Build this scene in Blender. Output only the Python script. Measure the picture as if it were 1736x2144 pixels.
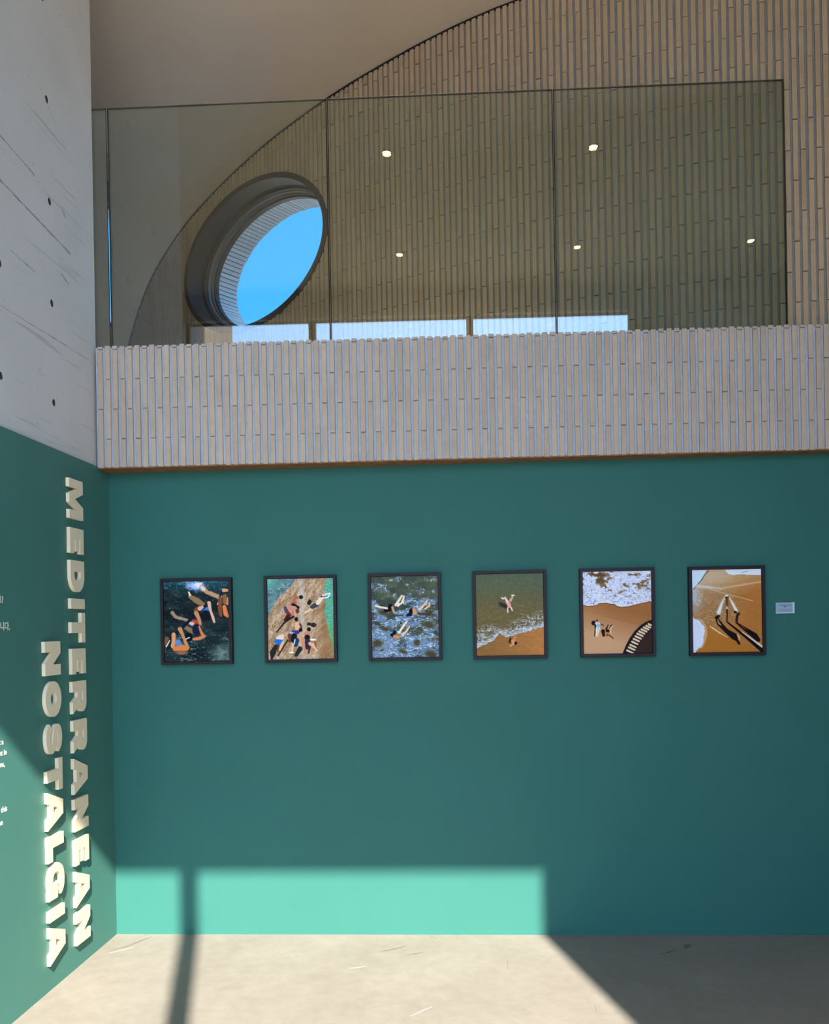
import bpy, bmesh, math, random
import numpy as np
from mathutils import Vector, Matrix
from mathutils.geometry import tessellate_polygon

for o in list(bpy.data.objects):
    bpy.data.objects.remove(o)
SC = bpy.context.scene
COL = SC.collection
R = random.Random(7)

# ------------------------------------------------------------------ camera
F_PX, W_PX, H_PX = 1900.0, 1736.0, 2144.0
PPX, PPY, YAW, ROLL = 890.4, 1312.5, 0.0581, 0.0178
cam_d = bpy.data.cameras.new('camera')
cam = bpy.data.objects.new('camera', cam_d)
COL.objects.link(cam)
cam_d.sensor_fit = 'HORIZONTAL'
cam_d.sensor_width = 36.0
cam_d.lens = F_PX / W_PX * 36.0
cam_d.clip_start = 0.05
cam_d.clip_end = 400
fw = Vector((-math.sin(YAW), math.cos(YAW), 0))
rt = Vector((math.cos(YAW), math.sin(YAW), 0))
up = Vector((0, 0, 1))
# the level axes as seen in the picture are turned by ROLL
cr, sr = math.cos(ROLL), math.sin(ROLL)
cam_r = rt * cr - up * sr
cam_u = rt * sr + up * cr
m3 = Matrix((cam_r, cam_u, -fw)).transposed()
cam.matrix_world = Matrix.Translation((1.820, -4.414, 1.5)) @ m3.to_4x4()
cam_d.shift_x = (W_PX / 2 - PPX) / W_PX
cam_d.shift_y = (PPY - H_PX / 2) / W_PX
SC.camera = cam

# ------------------------------------------------------------------ light
SUN_TRAVEL = Vector((-0.275, 1.0, -0.78)).normalized()
sd = bpy.data.lights.new('sun', 'SUN')
sd.energy = 9.8
sd.color = (1.0, 0.93, 0.83)
sd.angle = math.radians(0.55)
sun = bpy.data.objects.new('sun', sd)
sun.rotation_euler = SUN_TRAVEL.to_track_quat('-Z', 'Y').to_euler()
sun.location = (6, -14, 12)
COL.objects.link(sun)

world = bpy.data.worlds.new('sky')
SC.world = world
world.use_nodes = True
nt = world.node_tree
nt.nodes.clear()
wo = nt.nodes.new('ShaderNodeOutputWorld')
bg = nt.nodes.new('ShaderNodeBackground')
tc = nt.nodes.new('ShaderNodeTexCoord')
sep = nt.nodes.new('ShaderNodeSeparateXYZ')
nt.links.new(tc.outputs['Generated'], sep.inputs[0])
ramp = nt.nodes.new('ShaderNodeValToRGB')
e = ramp.color_ramp.elements
e[0].position = 0.0
e[0].color = (0.18, 0.40, 0.64, 1)
e[1].position = 1.0
e[1].color = (0.03, 0.13, 0.45, 1)
e2 = e.new(0.22)
e2.color = (0.050, 0.36, 0.84, 1)
e3 = e.new(0.5)
e3.color = (0.035, 0.29, 0.76, 1)
nt.links.new(sep.outputs['Z'], ramp.inputs[0])
dot = nt.nodes.new('ShaderNodeVectorMath')
dot.operation = 'DOT_PRODUCT'
dot.inputs[1].default_value = (-SUN_TRAVEL)
nt.links.new(tc.outputs['Generated'], dot.inputs[0])
mx = nt.nodes.new('ShaderNodeMath')
mx.operation = 'MAXIMUM'
mx.inputs[1].default_value = 0.0
nt.links.new(dot.outputs['Value'], mx.inputs[0])
pw = nt.nodes.new('ShaderNodeMath')
pw.operation = 'POWER'
pw.inputs[1].default_value = 1.5
nt.links.new(mx.outputs[0], pw.inputs[0])
glow = nt.nodes.new('ShaderNodeMix')
glow.data_type = 'RGBA'
glow.inputs['A'].default_value = (0, 0, 0, 1)
glow.inputs['B'].default_value = (1.28, 1.76, 2.52, 1)
nt.links.new(pw.outputs[0], glow.inputs['Factor'])
addn = nt.nodes.new('ShaderNodeMix')
addn.data_type = 'RGBA'
addn.blend_type = 'ADD'
addn.inputs['Factor'].default_value = 1.0
nt.links.new(ramp.outputs[0], addn.inputs['A'])
nt.links.new(glow.outputs['Result'], addn.inputs['B'])
nt.links.new(addn.outputs['Result'], bg.inputs['Color'])
bg.inputs['Strength'].default_value = 1.0
nt.links.new(bg.outputs[0], wo.inputs[0])

SC.view_settings.view_transform = 'Standard'
SC.view_settings.look = 'None'
SC.view_settings.gamma = 1.0
SC.view_settings.use_curve_mapping = False
SC.view_settings.exposure = 1.3
SC.cycles.max_bounces = 14
SC.cycles.diffuse_bounces = 6
SC.cycles.transparent_max_bounces = 16
SC.cycles.glossy_bounces = 6


# ------------------------------------------------------------------ helpers
def lin(c):
    return tuple(((x / 255.0) / 12.92 if x / 255.0 <= 0.04045 else ((x / 255.0 + 0.055) / 1.055) ** 2.4) for x in c)


def link(o, parent=None, mat=None):
    COL.objects.link(o)
    if parent is not None:
        o.parent = parent
    if mat is not None and o.type == 'MESH' and not o.data.materials:
        o.data.materials.append(mat)
    return o


def obj(name, verts, faces, mat=None, parent=None, smooth=False):
    me = bpy.data.meshes.new(name)
    me.from_pydata([tuple(v) for v in verts], [], faces)
    me.update()
    if smooth:
        me.polygons.foreach_set('use_smooth', [True] * len(me.polygons))
    o = bpy.data.objects.new(name, me)
    return link(o, parent, mat)


class MB:
    """collects boxes and prisms, links them as one mesh object"""
    def __init__(s):
        s.v = []
        s.f = []

    def add(s, v, f):
        k = len(s.v)
        s.v += [tuple(x) for x in v]
        s.f += [tuple(i + k for i in q) for q in f]

    def box(s, x0, x1, y0, y1, z0, z1):
        s.add([(x0, y0, z0), (x1, y0, z0), (x1, y1, z0), (x0, y1, z0), (x0, y0, z1), (x1, y0, z1), (x1, y1, z1), (x0, y1, z1)],
              [(0, 3, 2, 1), (4, 5, 6, 7), (0, 1, 5, 4), (1, 2, 6, 5), (2, 3, 7, 6), (3, 0, 4, 7)])

    def obox(s, o, a, b, c):
        o, a, b, c = Vector(o), Vector(a), Vector(b), Vector(c)
        s.add([o, o + a, o + a + b, o + b, o + c, o + a + c, o + a + b + c, o + b + c],
              [(0, 3, 2, 1), (4, 5, 6, 7), (0, 1, 5, 4), (1, 2, 6, 5), (2, 3, 7, 6), (3, 0, 4, 7)])

    def build(s, name, mat=None, parent=None, bevel=0, seg=1, smooth=False):
        o = obj(name, s.v, s.f, mat, parent, smooth)
        bm = bmesh.new()
        bm.from_mesh(o.data)
        bmesh.ops.recalc_face_normals(bm, faces=bm.faces)
        if bevel:
            bmesh.ops.bevel(bm, geom=bm.edges[:], offset=bevel, segments=seg, affect='EDGES', profile=0.5)
        bm.to_mesh(o.data)
        bm.free()
        return o


def boxo(name, x0, x1, y0, y1, z0, z1, mat, parent=None, bevel=0, seg=1):
    m = MB()
    m.box(x0, x1, y0, y1, z0, z1)
    return m.build(name, mat, parent, bevel, seg)


def prism(outer, holes, place, t0, t1):
    """closed prism of a 2-D outline with holes; place(u, v, t) gives the point"""
    loops = [outer] + holes
    v3 = [[Vector((p[0], p[1], 0)) for p in l] for l in loops]
    tris = tessellate_polygon(v3)
    flat = [p for l in loops for p in l]
    n = len(flat)
    verts = [place(p[0], p[1], t1) for p in flat] + [place(p[0], p[1], t0) for p in flat]
    faces = [tuple(t) for t in tris] + [(t[2] + n, t[1] + n, t[0] + n) for t in tris]
    k = 0
    for l in loops:
        m = len(l)
        for i in range(m):
            a, b = k + i, k + (i + 1) % m
            faces.append((a, b, b + n, a + n))
        k += m
    return verts, faces


def empty(name, loc=(0, 0, 0)):
    o = bpy.data.objects.new(name, None)
    o.location = loc
    COL.objects.link(o)
    return o


def tag(o, label=None, cat=None, group=None, kind=None):
    if label:
        o['label'] = label
    if cat:
        o['category'] = cat
    if group:
        o['group'] = group
    if kind:
        o['kind'] = kind
    return o


# ------------------------------------------------------------------ materials
def mat(name, col, rough=0.6, spec=0.4, noise=0, nscale=8, col2=None, bump=0, bscale=60, rnd=0, coat=0):
    m = bpy.data.materials.new(name)
    m.use_nodes = True
    n = m.node_tree
    b = n.nodes['Principled BSDF']
    b.inputs['Roughness'].default_value = rough
    b.inputs['Specular IOR Level'].default_value = spec
    b.inputs['Base Color'].default_value = (*col, 1)
    src = None
    tcn = n.nodes.new('ShaderNodeNewGeometry')
    if noise:
        tx = n.nodes.new('ShaderNodeTexNoise')
        tx.inputs['Scale'].default_value = nscale
        tx.inputs['Detail'].default_value = 6
        tx.inputs['Roughness'].default_value = 0.6
        n.links.new(tcn.outputs['Position'], tx.inputs['Vector'])
        rp = n.nodes.new('ShaderNodeMapRange')
        rp.inputs['From Min'].default_value = 0.3
        rp.inputs['From Max'].default_value = 0.7
        n.links.new(tx.outputs['Fac'], rp.inputs['Value'])
        mxn = n.nodes.new('ShaderNodeMix')
        mxn.data_type = 'RGBA'
        mxn.inputs['A'].default_value = (*col, 1)
        mxn.inputs['B'].default_value = (*(col2 or tuple(c * (1 - noise) for c in col)), 1)
        n.links.new(rp.outputs[0], mxn.inputs['Factor'])
        src = mxn.outputs['Result']
    if rnd:
        oi = n.nodes.new('ShaderNodeObjectInfo')
        ad = n.nodes.new('ShaderNodeMath')
        ad.operation = 'ADD'
        n.links.new(oi.outputs['Random'], ad.inputs[0])
        n.links.new(tcn.outputs['Random Per Island'], ad.inputs[1])
        fr = n.nodes.new('ShaderNodeMath')
        fr.operation = 'FRACT'
        n.links.new(ad.outputs[0], fr.inputs[0])
        mr = n.nodes.new('ShaderNodeMapRange')
        mr.inputs['To Min'].default_value = 1 - rnd
        mr.inputs['To Max'].default_value = 1 + rnd
        n.links.new(fr.outputs[0], mr.inputs['Value'])
        hs = n.nodes.new('ShaderNodeVectorMath')
        hs.operation = 'SCALE'
        if src:
            n.links.new(src, hs.inputs[0])
        else:
            hs.inputs[0].default_value = col
        n.links.new(mr.outputs[0], hs.inputs['Scale'])
        src = hs.outputs[0]
    if src:
        n.links.new(src, b.inputs['Base Color'])
    if bump:
        tx = n.nodes.new('ShaderNodeTexNoise')
        tx.inputs['Scale'].default_value = bscale
        tx.inputs['Detail'].default_value = 5
        n.links.new(tcn.outputs['Position'], tx.inputs['Vector'])
        bp = n.nodes.new('ShaderNodeBump')
        bp.inputs['Strength'].default_value = bump
        bp.inputs['Distance'].default_value = 0.004
        n.links.new(tx.outputs['Fac'], bp.inputs['Height'])
        n.links.new(bp.outputs[0], b.inputs['Normal'])
    return m


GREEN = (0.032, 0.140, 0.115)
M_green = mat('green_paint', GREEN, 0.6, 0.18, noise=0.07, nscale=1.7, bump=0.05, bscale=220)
M_green_lit = mat('green_paint_lit_copy', (0.070, 0.205, 0.168), 0.6, 0.2, noise=0.07, nscale=2.3, bump=0.05, bscale=220)  # back wall's green, lightened to stand in for sunlight on this wall
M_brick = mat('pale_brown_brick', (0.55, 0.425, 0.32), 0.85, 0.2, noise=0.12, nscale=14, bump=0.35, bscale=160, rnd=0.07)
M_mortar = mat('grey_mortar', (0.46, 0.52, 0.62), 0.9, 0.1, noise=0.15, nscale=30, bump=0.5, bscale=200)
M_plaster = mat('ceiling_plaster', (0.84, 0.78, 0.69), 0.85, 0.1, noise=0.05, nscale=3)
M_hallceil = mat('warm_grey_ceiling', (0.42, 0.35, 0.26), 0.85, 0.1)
M_brick_shaded = mat('brick_shaded_copy', (0.46, 0.325, 0.20), 0.85, 0.2, noise=0.12, nscale=14, bump=0.35, bscale=160, rnd=0.07)  # same brick as the parapet, gallery's dimmer warm light put into the colour
M_mortar_shaded = mat('mortar_shaded_copy', (0.24, 0.25, 0.255), 0.9, 0.1, noise=0.15, nscale=30, bump=0.5, bscale=200)  # parapet mortar darkened to stand in for the gallery's shade
M_white = mat('hall_plaster', (0.45, 0.43, 0.40), 0.85, 0.1)
M_wood = mat('brown_plywood', (0.32, 0.15, 0.07), 0.7, 0.2, noise=0.4, nscale=20)
M_frame = mat('dark_walnut', (0.020, 0.010, 0.013), 0.5, 0.25, noise=0.3, nscale=60)
M_reveal = mat('skylit_reveal_brick', (0.66, 0.66, 0.68), 0.85, 0.2, rnd=0.08)  # brick made paler to carry the skylight from outside
M_steel = mat('dark_steel', (0.013, 0.017, 0.026), 0.5, 0.25)
M_alu = mat('grey_aluminium', (0.13, 0.135, 0.145), 0.4, 0.4)
M_cream = mat('cream_board', (0.94, 0.765, 0.53), 0.7, 0.1, noise=0.04, nscale=20)
M_print = mat('cream_vinyl', (0.88, 0.82, 0.66), 0.6, 0.3)
M_hole = mat('hole_cement', (0.10, 0.085, 0.06), 0.9, 0.1, noise=0.4, nscale=150)
M_pave = mat('pale_paving', (0.42, 0.38, 0.33), 0.8, 0.2, noise=0.1, nscale=2)
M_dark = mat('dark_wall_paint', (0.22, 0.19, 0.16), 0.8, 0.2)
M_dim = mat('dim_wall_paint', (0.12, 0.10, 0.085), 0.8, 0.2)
M_seal = mat('dark_edge_seal', (0.03, 0.035, 0.033), 0.7, 0.1)
M_ink = mat('dark_ink', (0.02, 0.03, 0.05), 0.6, 0.2)
M_ink2 = mat('faded_pink_ink', (0.30, 0.20, 0.25), 0.6, 0.2)
M_plate = mat('pale_caption_board', (0.30, 0.40, 0.50), 0.4, 0.5)
M_plate_edge = mat('acrylic_rim', (0.55, 0.72, 0.72), 0.3, 0.5)
M_scuff = mat('rubber_scuff', (0.20, 0.17, 0.13), 0.7, 0.2, noise=0.3, nscale=90)
M_chip = mat('pale_scrape', (0.62, 0.60, 0.55), 0.7, 0.2)


def concrete_wall():
    m = mat('exposed_concrete', (0.73, 0.69, 0.645), 0.75, 0.25, noise=1, nscale=1.6, col2=(0.64, 0.60, 0.555), bump=0.2, bscale=40)
    n = m.node_tree
    b = n.nodes['Principled BSDF']
    base = b.inputs['Base Color'].links[0].from_socket
    g = n.nodes.new('ShaderNodeNewGeometry')
    # tiny pores
    vo = n.nodes.new('ShaderNodeTexVoronoi')
    vo.inputs['Scale'].default_value = 19
    n.links.new(g.outputs['Position'], vo.inputs['Vector'])
    mr = n.nodes.new('ShaderNodeMapRange')
    mr.inputs['From Min'].default_value = 0.05
    mr.inputs['From Max'].default_value = 0.085
    n.links.new(vo.outputs['Distance'], mr.inputs['Value'])
    n2 = n.nodes.new('ShaderNodeTexNoise')
    n2.inputs['Scale'].default_value = 5
    n.links.new(g.outputs['Position'], n2.inputs['Vector'])
    mr2 = n.nodes.new('ShaderNodeMapRange')
    mr2.inputs['From Min'].default_value = 0.5
    mr2.inputs['From Max'].default_value = 0.6
    mr2.inputs['To Min'].default_value = 1.0
    mr2.inputs['To Max'].default_value = 0.0
    n.links.new(n2.outputs['Fac'], mr2.inputs['Value'])
    mxx = n.nodes.new('ShaderNodeMath')
    mxx.operation = 'MAXIMUM'
    n.links.new(mr.outputs[0], mxx.inputs[0])
    n.links.new(mr2.outputs[0], mxx.inputs[1])
    mm = n.nodes.new('ShaderNodeMix')
    mm.data_type = 'RGBA'
    mm.inputs['A'].default_value = (0.26, 0.25, 0.24, 1)
    n.links.new(base, mm.inputs['B'])
    n.links.new(mxx.outputs[0], mm.inputs['Factor'])
    # horizontal board marks left by the formwork
    wv = n.nodes.new('ShaderNodeTexNoise')
    mp = n.nodes.new('ShaderNodeMapping')
    mp.inputs['Scale'].default_value = (1, 1.1, 26)
    n.links.new(g.outputs['Position'], mp.inputs['Vector'])
    n.links.new(mp.outputs[0], wv.inputs['Vector'])
    wv.inputs['Scale'].default_value = 1.0
    wv.inputs['Detail'].default_value = 3
    wr = n.nodes.new('ShaderNodeMapRange')
    wr.inputs['From Min'].default_value = 0.62
    wr.inputs['From Max'].default_value = 0.70
    wr.inputs['To Max'].default_value = 0.55
    n.links.new(wv.outputs['Fac'], wr.inputs['Value'])
    m2 = n.nodes.new('ShaderNodeMix')
    m2.data_type = 'RGBA'
    n.links.new(mm.outputs['Result'], m2.inputs['A'])
    m2.inputs['B'].default_value = (0.42, 0.38, 0.32, 1)
    n.links.new(wr.outputs[0], m2.inputs['Factor'])
    n.links.new(m2.outputs['Result'], b.inputs['Base Color'])
    return m


def floor_mat():
    m = mat('polished_concrete_floor', (0.272, 0.240, 0.204), 0.5, 0.25, noise=1, nscale=2.2, col2=(0.232, 0.200, 0.168), bump=0.04, bscale=15)
    n = m.node_tree
    b = n.nodes['Principled BSDF']
    base = b.inputs['Base Color'].links[0].from_socket
    g = n.nodes.new('ShaderNodeNewGeometry')
    n2 = n.nodes.new('ShaderNodeTexNoise')
    n2.inputs['Scale'].default_value = 16
    n2.inputs['Detail'].default_value = 9
    n2.inputs['Roughness'].default_value = 0.75
    n.links.new(g.outputs['Position'], n2.inputs['Vector'])
    r = n.nodes.new('ShaderNodeMapRange')
    r.inputs['From Min'].default_value = 0.35
    r.inputs['From Max'].default_value = 0.72
    r.inputs['To Min'].default_value = 0.90
    r.inputs['To Max'].default_value = 1.10
    n.links.new(n2.outputs['Fac'], r.inputs['Value'])
    s = n.nodes.new('ShaderNodeVectorMath')
    s.operation = 'SCALE'
    n.links.new(base, s.inputs[0])
    n.links.new(r.outputs[0], s.inputs['Scale'])
    n.links.new(s.outputs[0], b.inputs['Base Color'])
    return m


def glass_mat(name, tint, refl, rough=0.0):
    m = bpy.data.materials.new(name)
    m.use_nodes = True
    n = m.node_tree
    n.nodes.clear()
    out = n.nodes.new('ShaderNodeOutputMaterial')
    tr = n.nodes.new('ShaderNodeBsdfTransparent')
    tr.inputs[0].default_value = (*tint, 1)
    gl = n.nodes.new('ShaderNodeBsdfGlossy')
    gl.inputs['Roughness'].default_value = rough
    gl.inputs[0].default_value = (1, 1, 1, 1)
    lw = n.nodes.new('ShaderNodeFresnel')
    lw.inputs['IOR'].default_value = 1.5
    ad = n.nodes.new('ShaderNodeMath')
    ad.operation = 'ADD'
    ad.use_clamp = True
    ad.inputs[1].default_value = refl
    n.links.new(lw.outputs[0], ad.inputs[0])
    mi = n.nodes.new('ShaderNodeMixShader')
    n.links.new(ad.outputs[0], mi.inputs[0])
    n.links.new(tr.outputs[0], mi.inputs[1])
    n.links.new(gl.outputs[0], mi.inputs[2])
    n.links.new(mi.outputs[0], out.inputs[0])
    return m


M_conc = concrete_wall()
M_floor = floor_mat()
M_glass = glass_mat('tinted_railing_glass', (0.86, 0.90, 0.87), 0.055)
M_glass_edge = glass_mat('polished_glass_edge', (0.14, 0.17, 0.16), 0.05, 0.06)
M_pane = glass_mat('clear_window_glass', (0.97, 0.985, 0.98), 0.0)
M_lamp = bpy.data.materials.new('warm_lamp')
M_lamp.use_nodes = True
_b = M_lamp.node_tree.nodes['Principled BSDF']
_b.inputs['Emission Color'].default_value = (1.0, 0.74, 0.42, 1)
_b.inputs['Emission Strength'].default_value = 8.0
M_art = bpy.data.materials.new('photo_print')
M_art.use_nodes = True
_n = M_art.node_tree
_a = _n.nodes.new('ShaderNodeAttribute')
_a.attribute_name = 'print'
_n.links.new(_a.outputs['Color'], _n.nodes['Principled BSDF'].inputs['Base Color'])
_n.nodes['Principled BSDF'].inputs['Roughness'].default_value = 0.6
_n.nodes['Principled BSDF'].inputs['Specular IOR Level'].default_value = 0.1

# ------------------------------------------------------------------ setting
PM = 0.015                                     # the parapet is turned a little against the green wall
Z_LIN, Z_PAR, Z_GRN = 2.294, 2.878, 2.302
X_R, X_L, Y_F, H_C = 5.2, -4.0, -5.8, 5.14

tag(boxo('floor', X_L - 0.2, X_R + 0.2, -5.9, 0.35, -0.12, 0.0, M_floor), kind='structure')
FLOOR = bpy.data.objects['floor']
tag(boxo('ground', -45, 45, -70, -5.9, -0.15, -0.02, M_pave), kind='structure')
g2 = boxo('ground', -45, 45, 0.35, 30, -0.15, -0.02, M_pave)
tag(g2, kind='structure')

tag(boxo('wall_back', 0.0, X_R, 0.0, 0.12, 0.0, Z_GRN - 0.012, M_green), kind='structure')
tag(boxo('wall_left', -0.30, 0.0, -1.56, 0.12, 0.0, 2.302, M_green_lit), kind='structure')
WL = bpy.data.objects['wall_left']
tag(boxo('wall_back_left', X_L, -0.30, -0.10, 0.05, 0.0, H_C, M_dark), kind='structure')
_m = MB()
_m.box(X_R, X_R + 0.2, -5.8, 3.0, 4.9, H_C)
_m.box(X_R, X_R + 0.2, -5.8, 3.0, 0.0, 2.7)
_m.box(X_R, X_R + 0.2, -5.8, -5.5, 2.7, 4.9)
_m.box(X_R, X_R + 0.2, -2.7, 3.0, 2.7, 4.9)
tag(_m.build('wall_right', M_dim), kind='structure')
W3 = empty('added_window', (X_R + 0.1, -4.1, 2.7))  # unseen high window, added to brighten the concrete wall opposite
tag(W3, kind='structure')
boxo('pane', -0.004, 0.004, -1.4, 1.4, 0.0, 2.2, M_pane, W3)
tag(boxo('wall_far_left', X_L - 0.2, X_L, -5.8, 3.0, 0.0, H_C, M_dark), kind='structure')
tag(boxo('ceiling', X_L - 0.2, X_R + 0.2, -5.9, 0.02, H_C, H_C + 0.25, M_hallceil), kind='structure')
tag(boxo('trim_1', X_L, X_R, 0.0, 0.05, 4.765, H_C, M_plaster), kind='structure')

# upper concrete wall with its tie holes
holes = [(-0.566, 3.824), (-0.556, 3.384), (-0.551, 2.942), (-0.549, 2.508), (-0.594, 4.25), (-0.991, 2.504), (-0.985, 2.945), (-0.99, 3.388), (-0.995, 3.83), (-1.0, 4.26), (-1.43, 2.51), (-1.43, 2.95), (-1.43, 3.39), (-1.43, 3.83), (-1.43, 4.26)]
hr = 0.0155
circ = lambda cy, cz, r, n=18: [(cy + r * math.cos(2 * math.pi * k / n), cz + r * 1.05 * math.sin(2 * math.pi * k / n)) for k in range(n)]
outer = [(-1.55, 2.302), (-0.10, 2.302), (-0.10, H_C), (-1.55, H_C)]
vv, ff = prism(outer, [circ(y, z, hr) for y, z in holes], lambda u, v, t: (t, u, v), -0.30, -0.012)
WC = obj('wall_left_upper', vv, ff, M_conc)
tag(WC, kind='structure')
for (y, z) in holes:
    n = 18
    c1 = circ(y, z, hr * 0.99, n)
    v = [(-0.0135, a, b) for a, b in c1] + [(-0.050, a, b) for a, b in circ(y, z, hr * 0.8, n)] + [(-0.050, y, z)]
    f = [(k, (k + 1) % n, n + (k + 1) % n, n + k) for k in range(n)] + [(n + k, n + (k + 1) % n, 2 * n) for k in range(n)]
    obj('tie_hole', v, f, M_hole, WC, smooth=True)

# board joints of the formwork, left as thin worn streaks on the concrete
M_streak = mat('worn_joint_line', (0.53, 0.49, 0.43), 0.85, 0.1, noise=0.5, nscale=40)
for (ya, za, yb, zb, w) in ((-1.00, 3.455, -0.69, 3.432, 0.011), (-0.98, 3.275, -0.36, 3.235, 0.014), (-1.25, 2.772, -0.19, 2.803, 0.005), (-0.63, 3.850, -0.34, 3.665, 0.004),
                            (-0.46, 3.108, -0.38, 3.086, 0.013), (-0.44, 3.40, -0.40, 3.38, 0.013), (-0.90, 3.03, -0.70, 3.02, 0.006)):
    n = max(4, int((yb - ya) / 0.03))
    tops, bots = [], []
    for k in range(n + 1):
        f_ = k / n
        wk = w * (0.35 + 0.65 * R.random()) * 0.5
        y_, z_ = ya + (yb - ya) * f_, za + (zb - za) * f_ + R.uniform(-0.001, 0.001)
        tops.append((-0.0117, y_, z_ + wk))
        bots.append((-0.0117, y_, z_ - wk))
    obj('formwork_streak', tops + bots, [(k, k + 1, n + 2 + k, n + 1 + k) for k in range(n)], M_streak, WC)

# ------------------------------------------------------------------ brickwork
brick_meshes = {}
BW, BD = 0.0238, 0.011


def brick_mesh(h, w=BW, d=BD, mt=None):
    """brick box: x across, y outward negative, z up, origin at bottom centre of its back"""
    key = (round(h, 3), mt.name if mt else '')
    if key not in brick_meshes:
        m = MB()
        m.box(-w / 2, w / 2, -d, 0.004, 0.0, h)
        me = bpy.data.meshes.new('brick')
        me.from_pydata(m.v, [], m.f)
        bm = bmesh.new()
        bm.from_mesh(me)
        ed = [e for e in bm.edges if abs(e.verts[0].co.y + d) < 1e-6 and abs(e.verts[1].co.y + d) < 1e-6]
        bmesh.ops.bevel(bm, geom=ed, offset=0.0016, segments=1, affect='EDGES')
        bmesh.ops.recalc_face_normals(bm, faces=bm.faces)
        bm.to_mesh(me)
        bm.free()
        me.materials.append(mt or M_brick)
        brick_meshes[key] = me
    return brick_meshes[key]


def brick_into(mb, p, ang, h, w=BW, d=BD):
    ca, sa = math.cos(ang), math.sin(ang)
    def P(x, y, z):
        return (p[0] + x * ca - y * sa, p[1] + x * sa + y * ca, p[2] + z)
    e = 0.0016
    a = [P(-w / 2, 0.004, 0), P(w / 2, 0.004, 0), P(w / 2, 0.004, h), P(-w / 2, 0.004, h)]
    b = [P(-w / 2, -d + e, 0), P(w / 2, -d + e, 0), P(w / 2, -d + e, h), P(-w / 2, -d + e, h)]
    c = [P(-w / 2 + e, -d, e), P(w / 2 - e, -d, e), P(w / 2 - e, -d, h - e), P(-w / 2 + e, -d, h - e)]
    f = []
    for i in range(4):
        j = (i + 1) % 4
        f.append((i, j, 4 + j, 4 + i))
        f.append((4 + i, 4 + j, 8 + j, 8 + i))
    f.append((8, 9, 10, 11))
    mb.add(a + b + c, f)


JA, JB, MOD = 2.431, 2.575, 0.288
GAP = 0.0045


def pieces(z0, z1, first):
    """vertical brick pieces between z0 and z1 with joints at first + k * MOD"""
    js = []
    k = math.floor((z0 - first) / MOD) - 1
    z = first + k * MOD
    while z < z1 + MOD:
        js.append(z)
        z += MOD
    out = []
    for a, b in zip(js, js[1:]):
        a2, b2 = max(a, z0), min(b, z1)
        if b2 - a2 > 0.012:
            out.append((a2 + (GAP / 2 if a2 > z0 else 0), b2 - (GAP / 2 if b2 < z1 else 0)))
    return out


# parapet: core block (slab edge), brick skin, top
PAR = empty('wall_parapet', (0, 0, 0))
tag(PAR, kind='structure')
m = MB()
yf = lambda x: -0.14 + PM * x + BD
m.add([(0, yf(0), Z_LIN + 0.004), (X_R, yf(X_R), Z_LIN + 0.004), (X_R, 0.16 + PM * X_R, Z_LIN + 0.004), (0, 0.16, Z_LIN + 0.004),
       (0, yf(0), Z_PAR - 0.004), (X_R, yf(X_R), Z_PAR - 0.004), (X_R, 0.16 + PM * X_R, Z_PAR - 0.004), (0, 0.16, Z_PAR - 0.004)],
      [(0, 3, 2, 1), (4, 5, 6, 7), (0, 1, 5, 4), (1, 2, 6, 5), (2, 3, 7, 6), (3, 0, 4, 7)])
m.build('mortar_bed', M_mortar, PAR)
m = MB()
m.add([(0, yf(0) - 0.004, Z_LIN - 0.004), (X_R, yf(X_R) - 0.004, Z_LIN - 0.004), (X_R, 0.12, Z_LIN - 0.004), (0, 0.12, Z_LIN - 0.004),
       (0, yf(0) - 0.004, Z_LIN + 0.003), (X_R, yf(X_R) - 0.004, Z_LIN + 0.003), (X_R, 0.12, Z_LIN + 0.003), (0, 0.12, Z_LIN + 0.003)],
      [(0, 3, 2, 1), (4, 5, 6, 7), (0, 1, 5, 4), (1, 2, 6, 5), (2, 3, 7, 6), (3, 0, 4, 7)])
tag(m.build('trim_2', M_wood), kind='structure')
PITCH = 0.0362
cnt = 0
rest = MB()
i = 0
ang = math.atan(PM)
while True:
    x = 0.024 + i * PITCH
    if x > X_R - 0.03:
        break
    for (a, b) in pieces(Z_LIN + R.uniform(-0.0015, 0.0015), Z_PAR + R.uniform(-0.002, 0.002), JB if i % 2 == 0 else JA):
        xx = x + R.uniform(-0.001, 0.001)
        dy = R.uniform(-0.0014, 0.0014)
        if cnt < 300:
            me = brick_mesh(round((b - a) / 0.003) * 0.003)
            o = bpy.data.objects.new('brick', me)
            o.location = (xx, yf(xx) + dy, a)
            o.rotation_euler = (0, 0, ang)
            o.parent = PAR
            COL.objects.link(o)
            cnt += 1
        else:
            brick_into(rest, (xx, yf(xx) + dy, a), ang, b - a)
    i += 1
o = rest.build('brick_stretch', M_brick, PAR)
o['kind'] = 'stuff'

# unseen warm fill added on the gallery side of the parapet to brighten the ceiling
_s = boxo('added_strip', 0.3, 2.3, 0.17, 0.19, 2.61, 2.64, M_cream, PAR)
ld = bpy.data.lights.new('added_fill', 'AREA')
ld.shape = 'RECTANGLE'
ld.size, ld.size_y = 2.0, 0.03
ld.energy = 2.5
ld.color = (1.0, 0.78, 0.56)
lo = bpy.data.objects.new('added_fill', ld)
lo.location = (1.3, 0.20, 2.66)
lo.rotation_euler = (math.radians(180 - 12), 0, 0)
link(lo, PAR)

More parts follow.
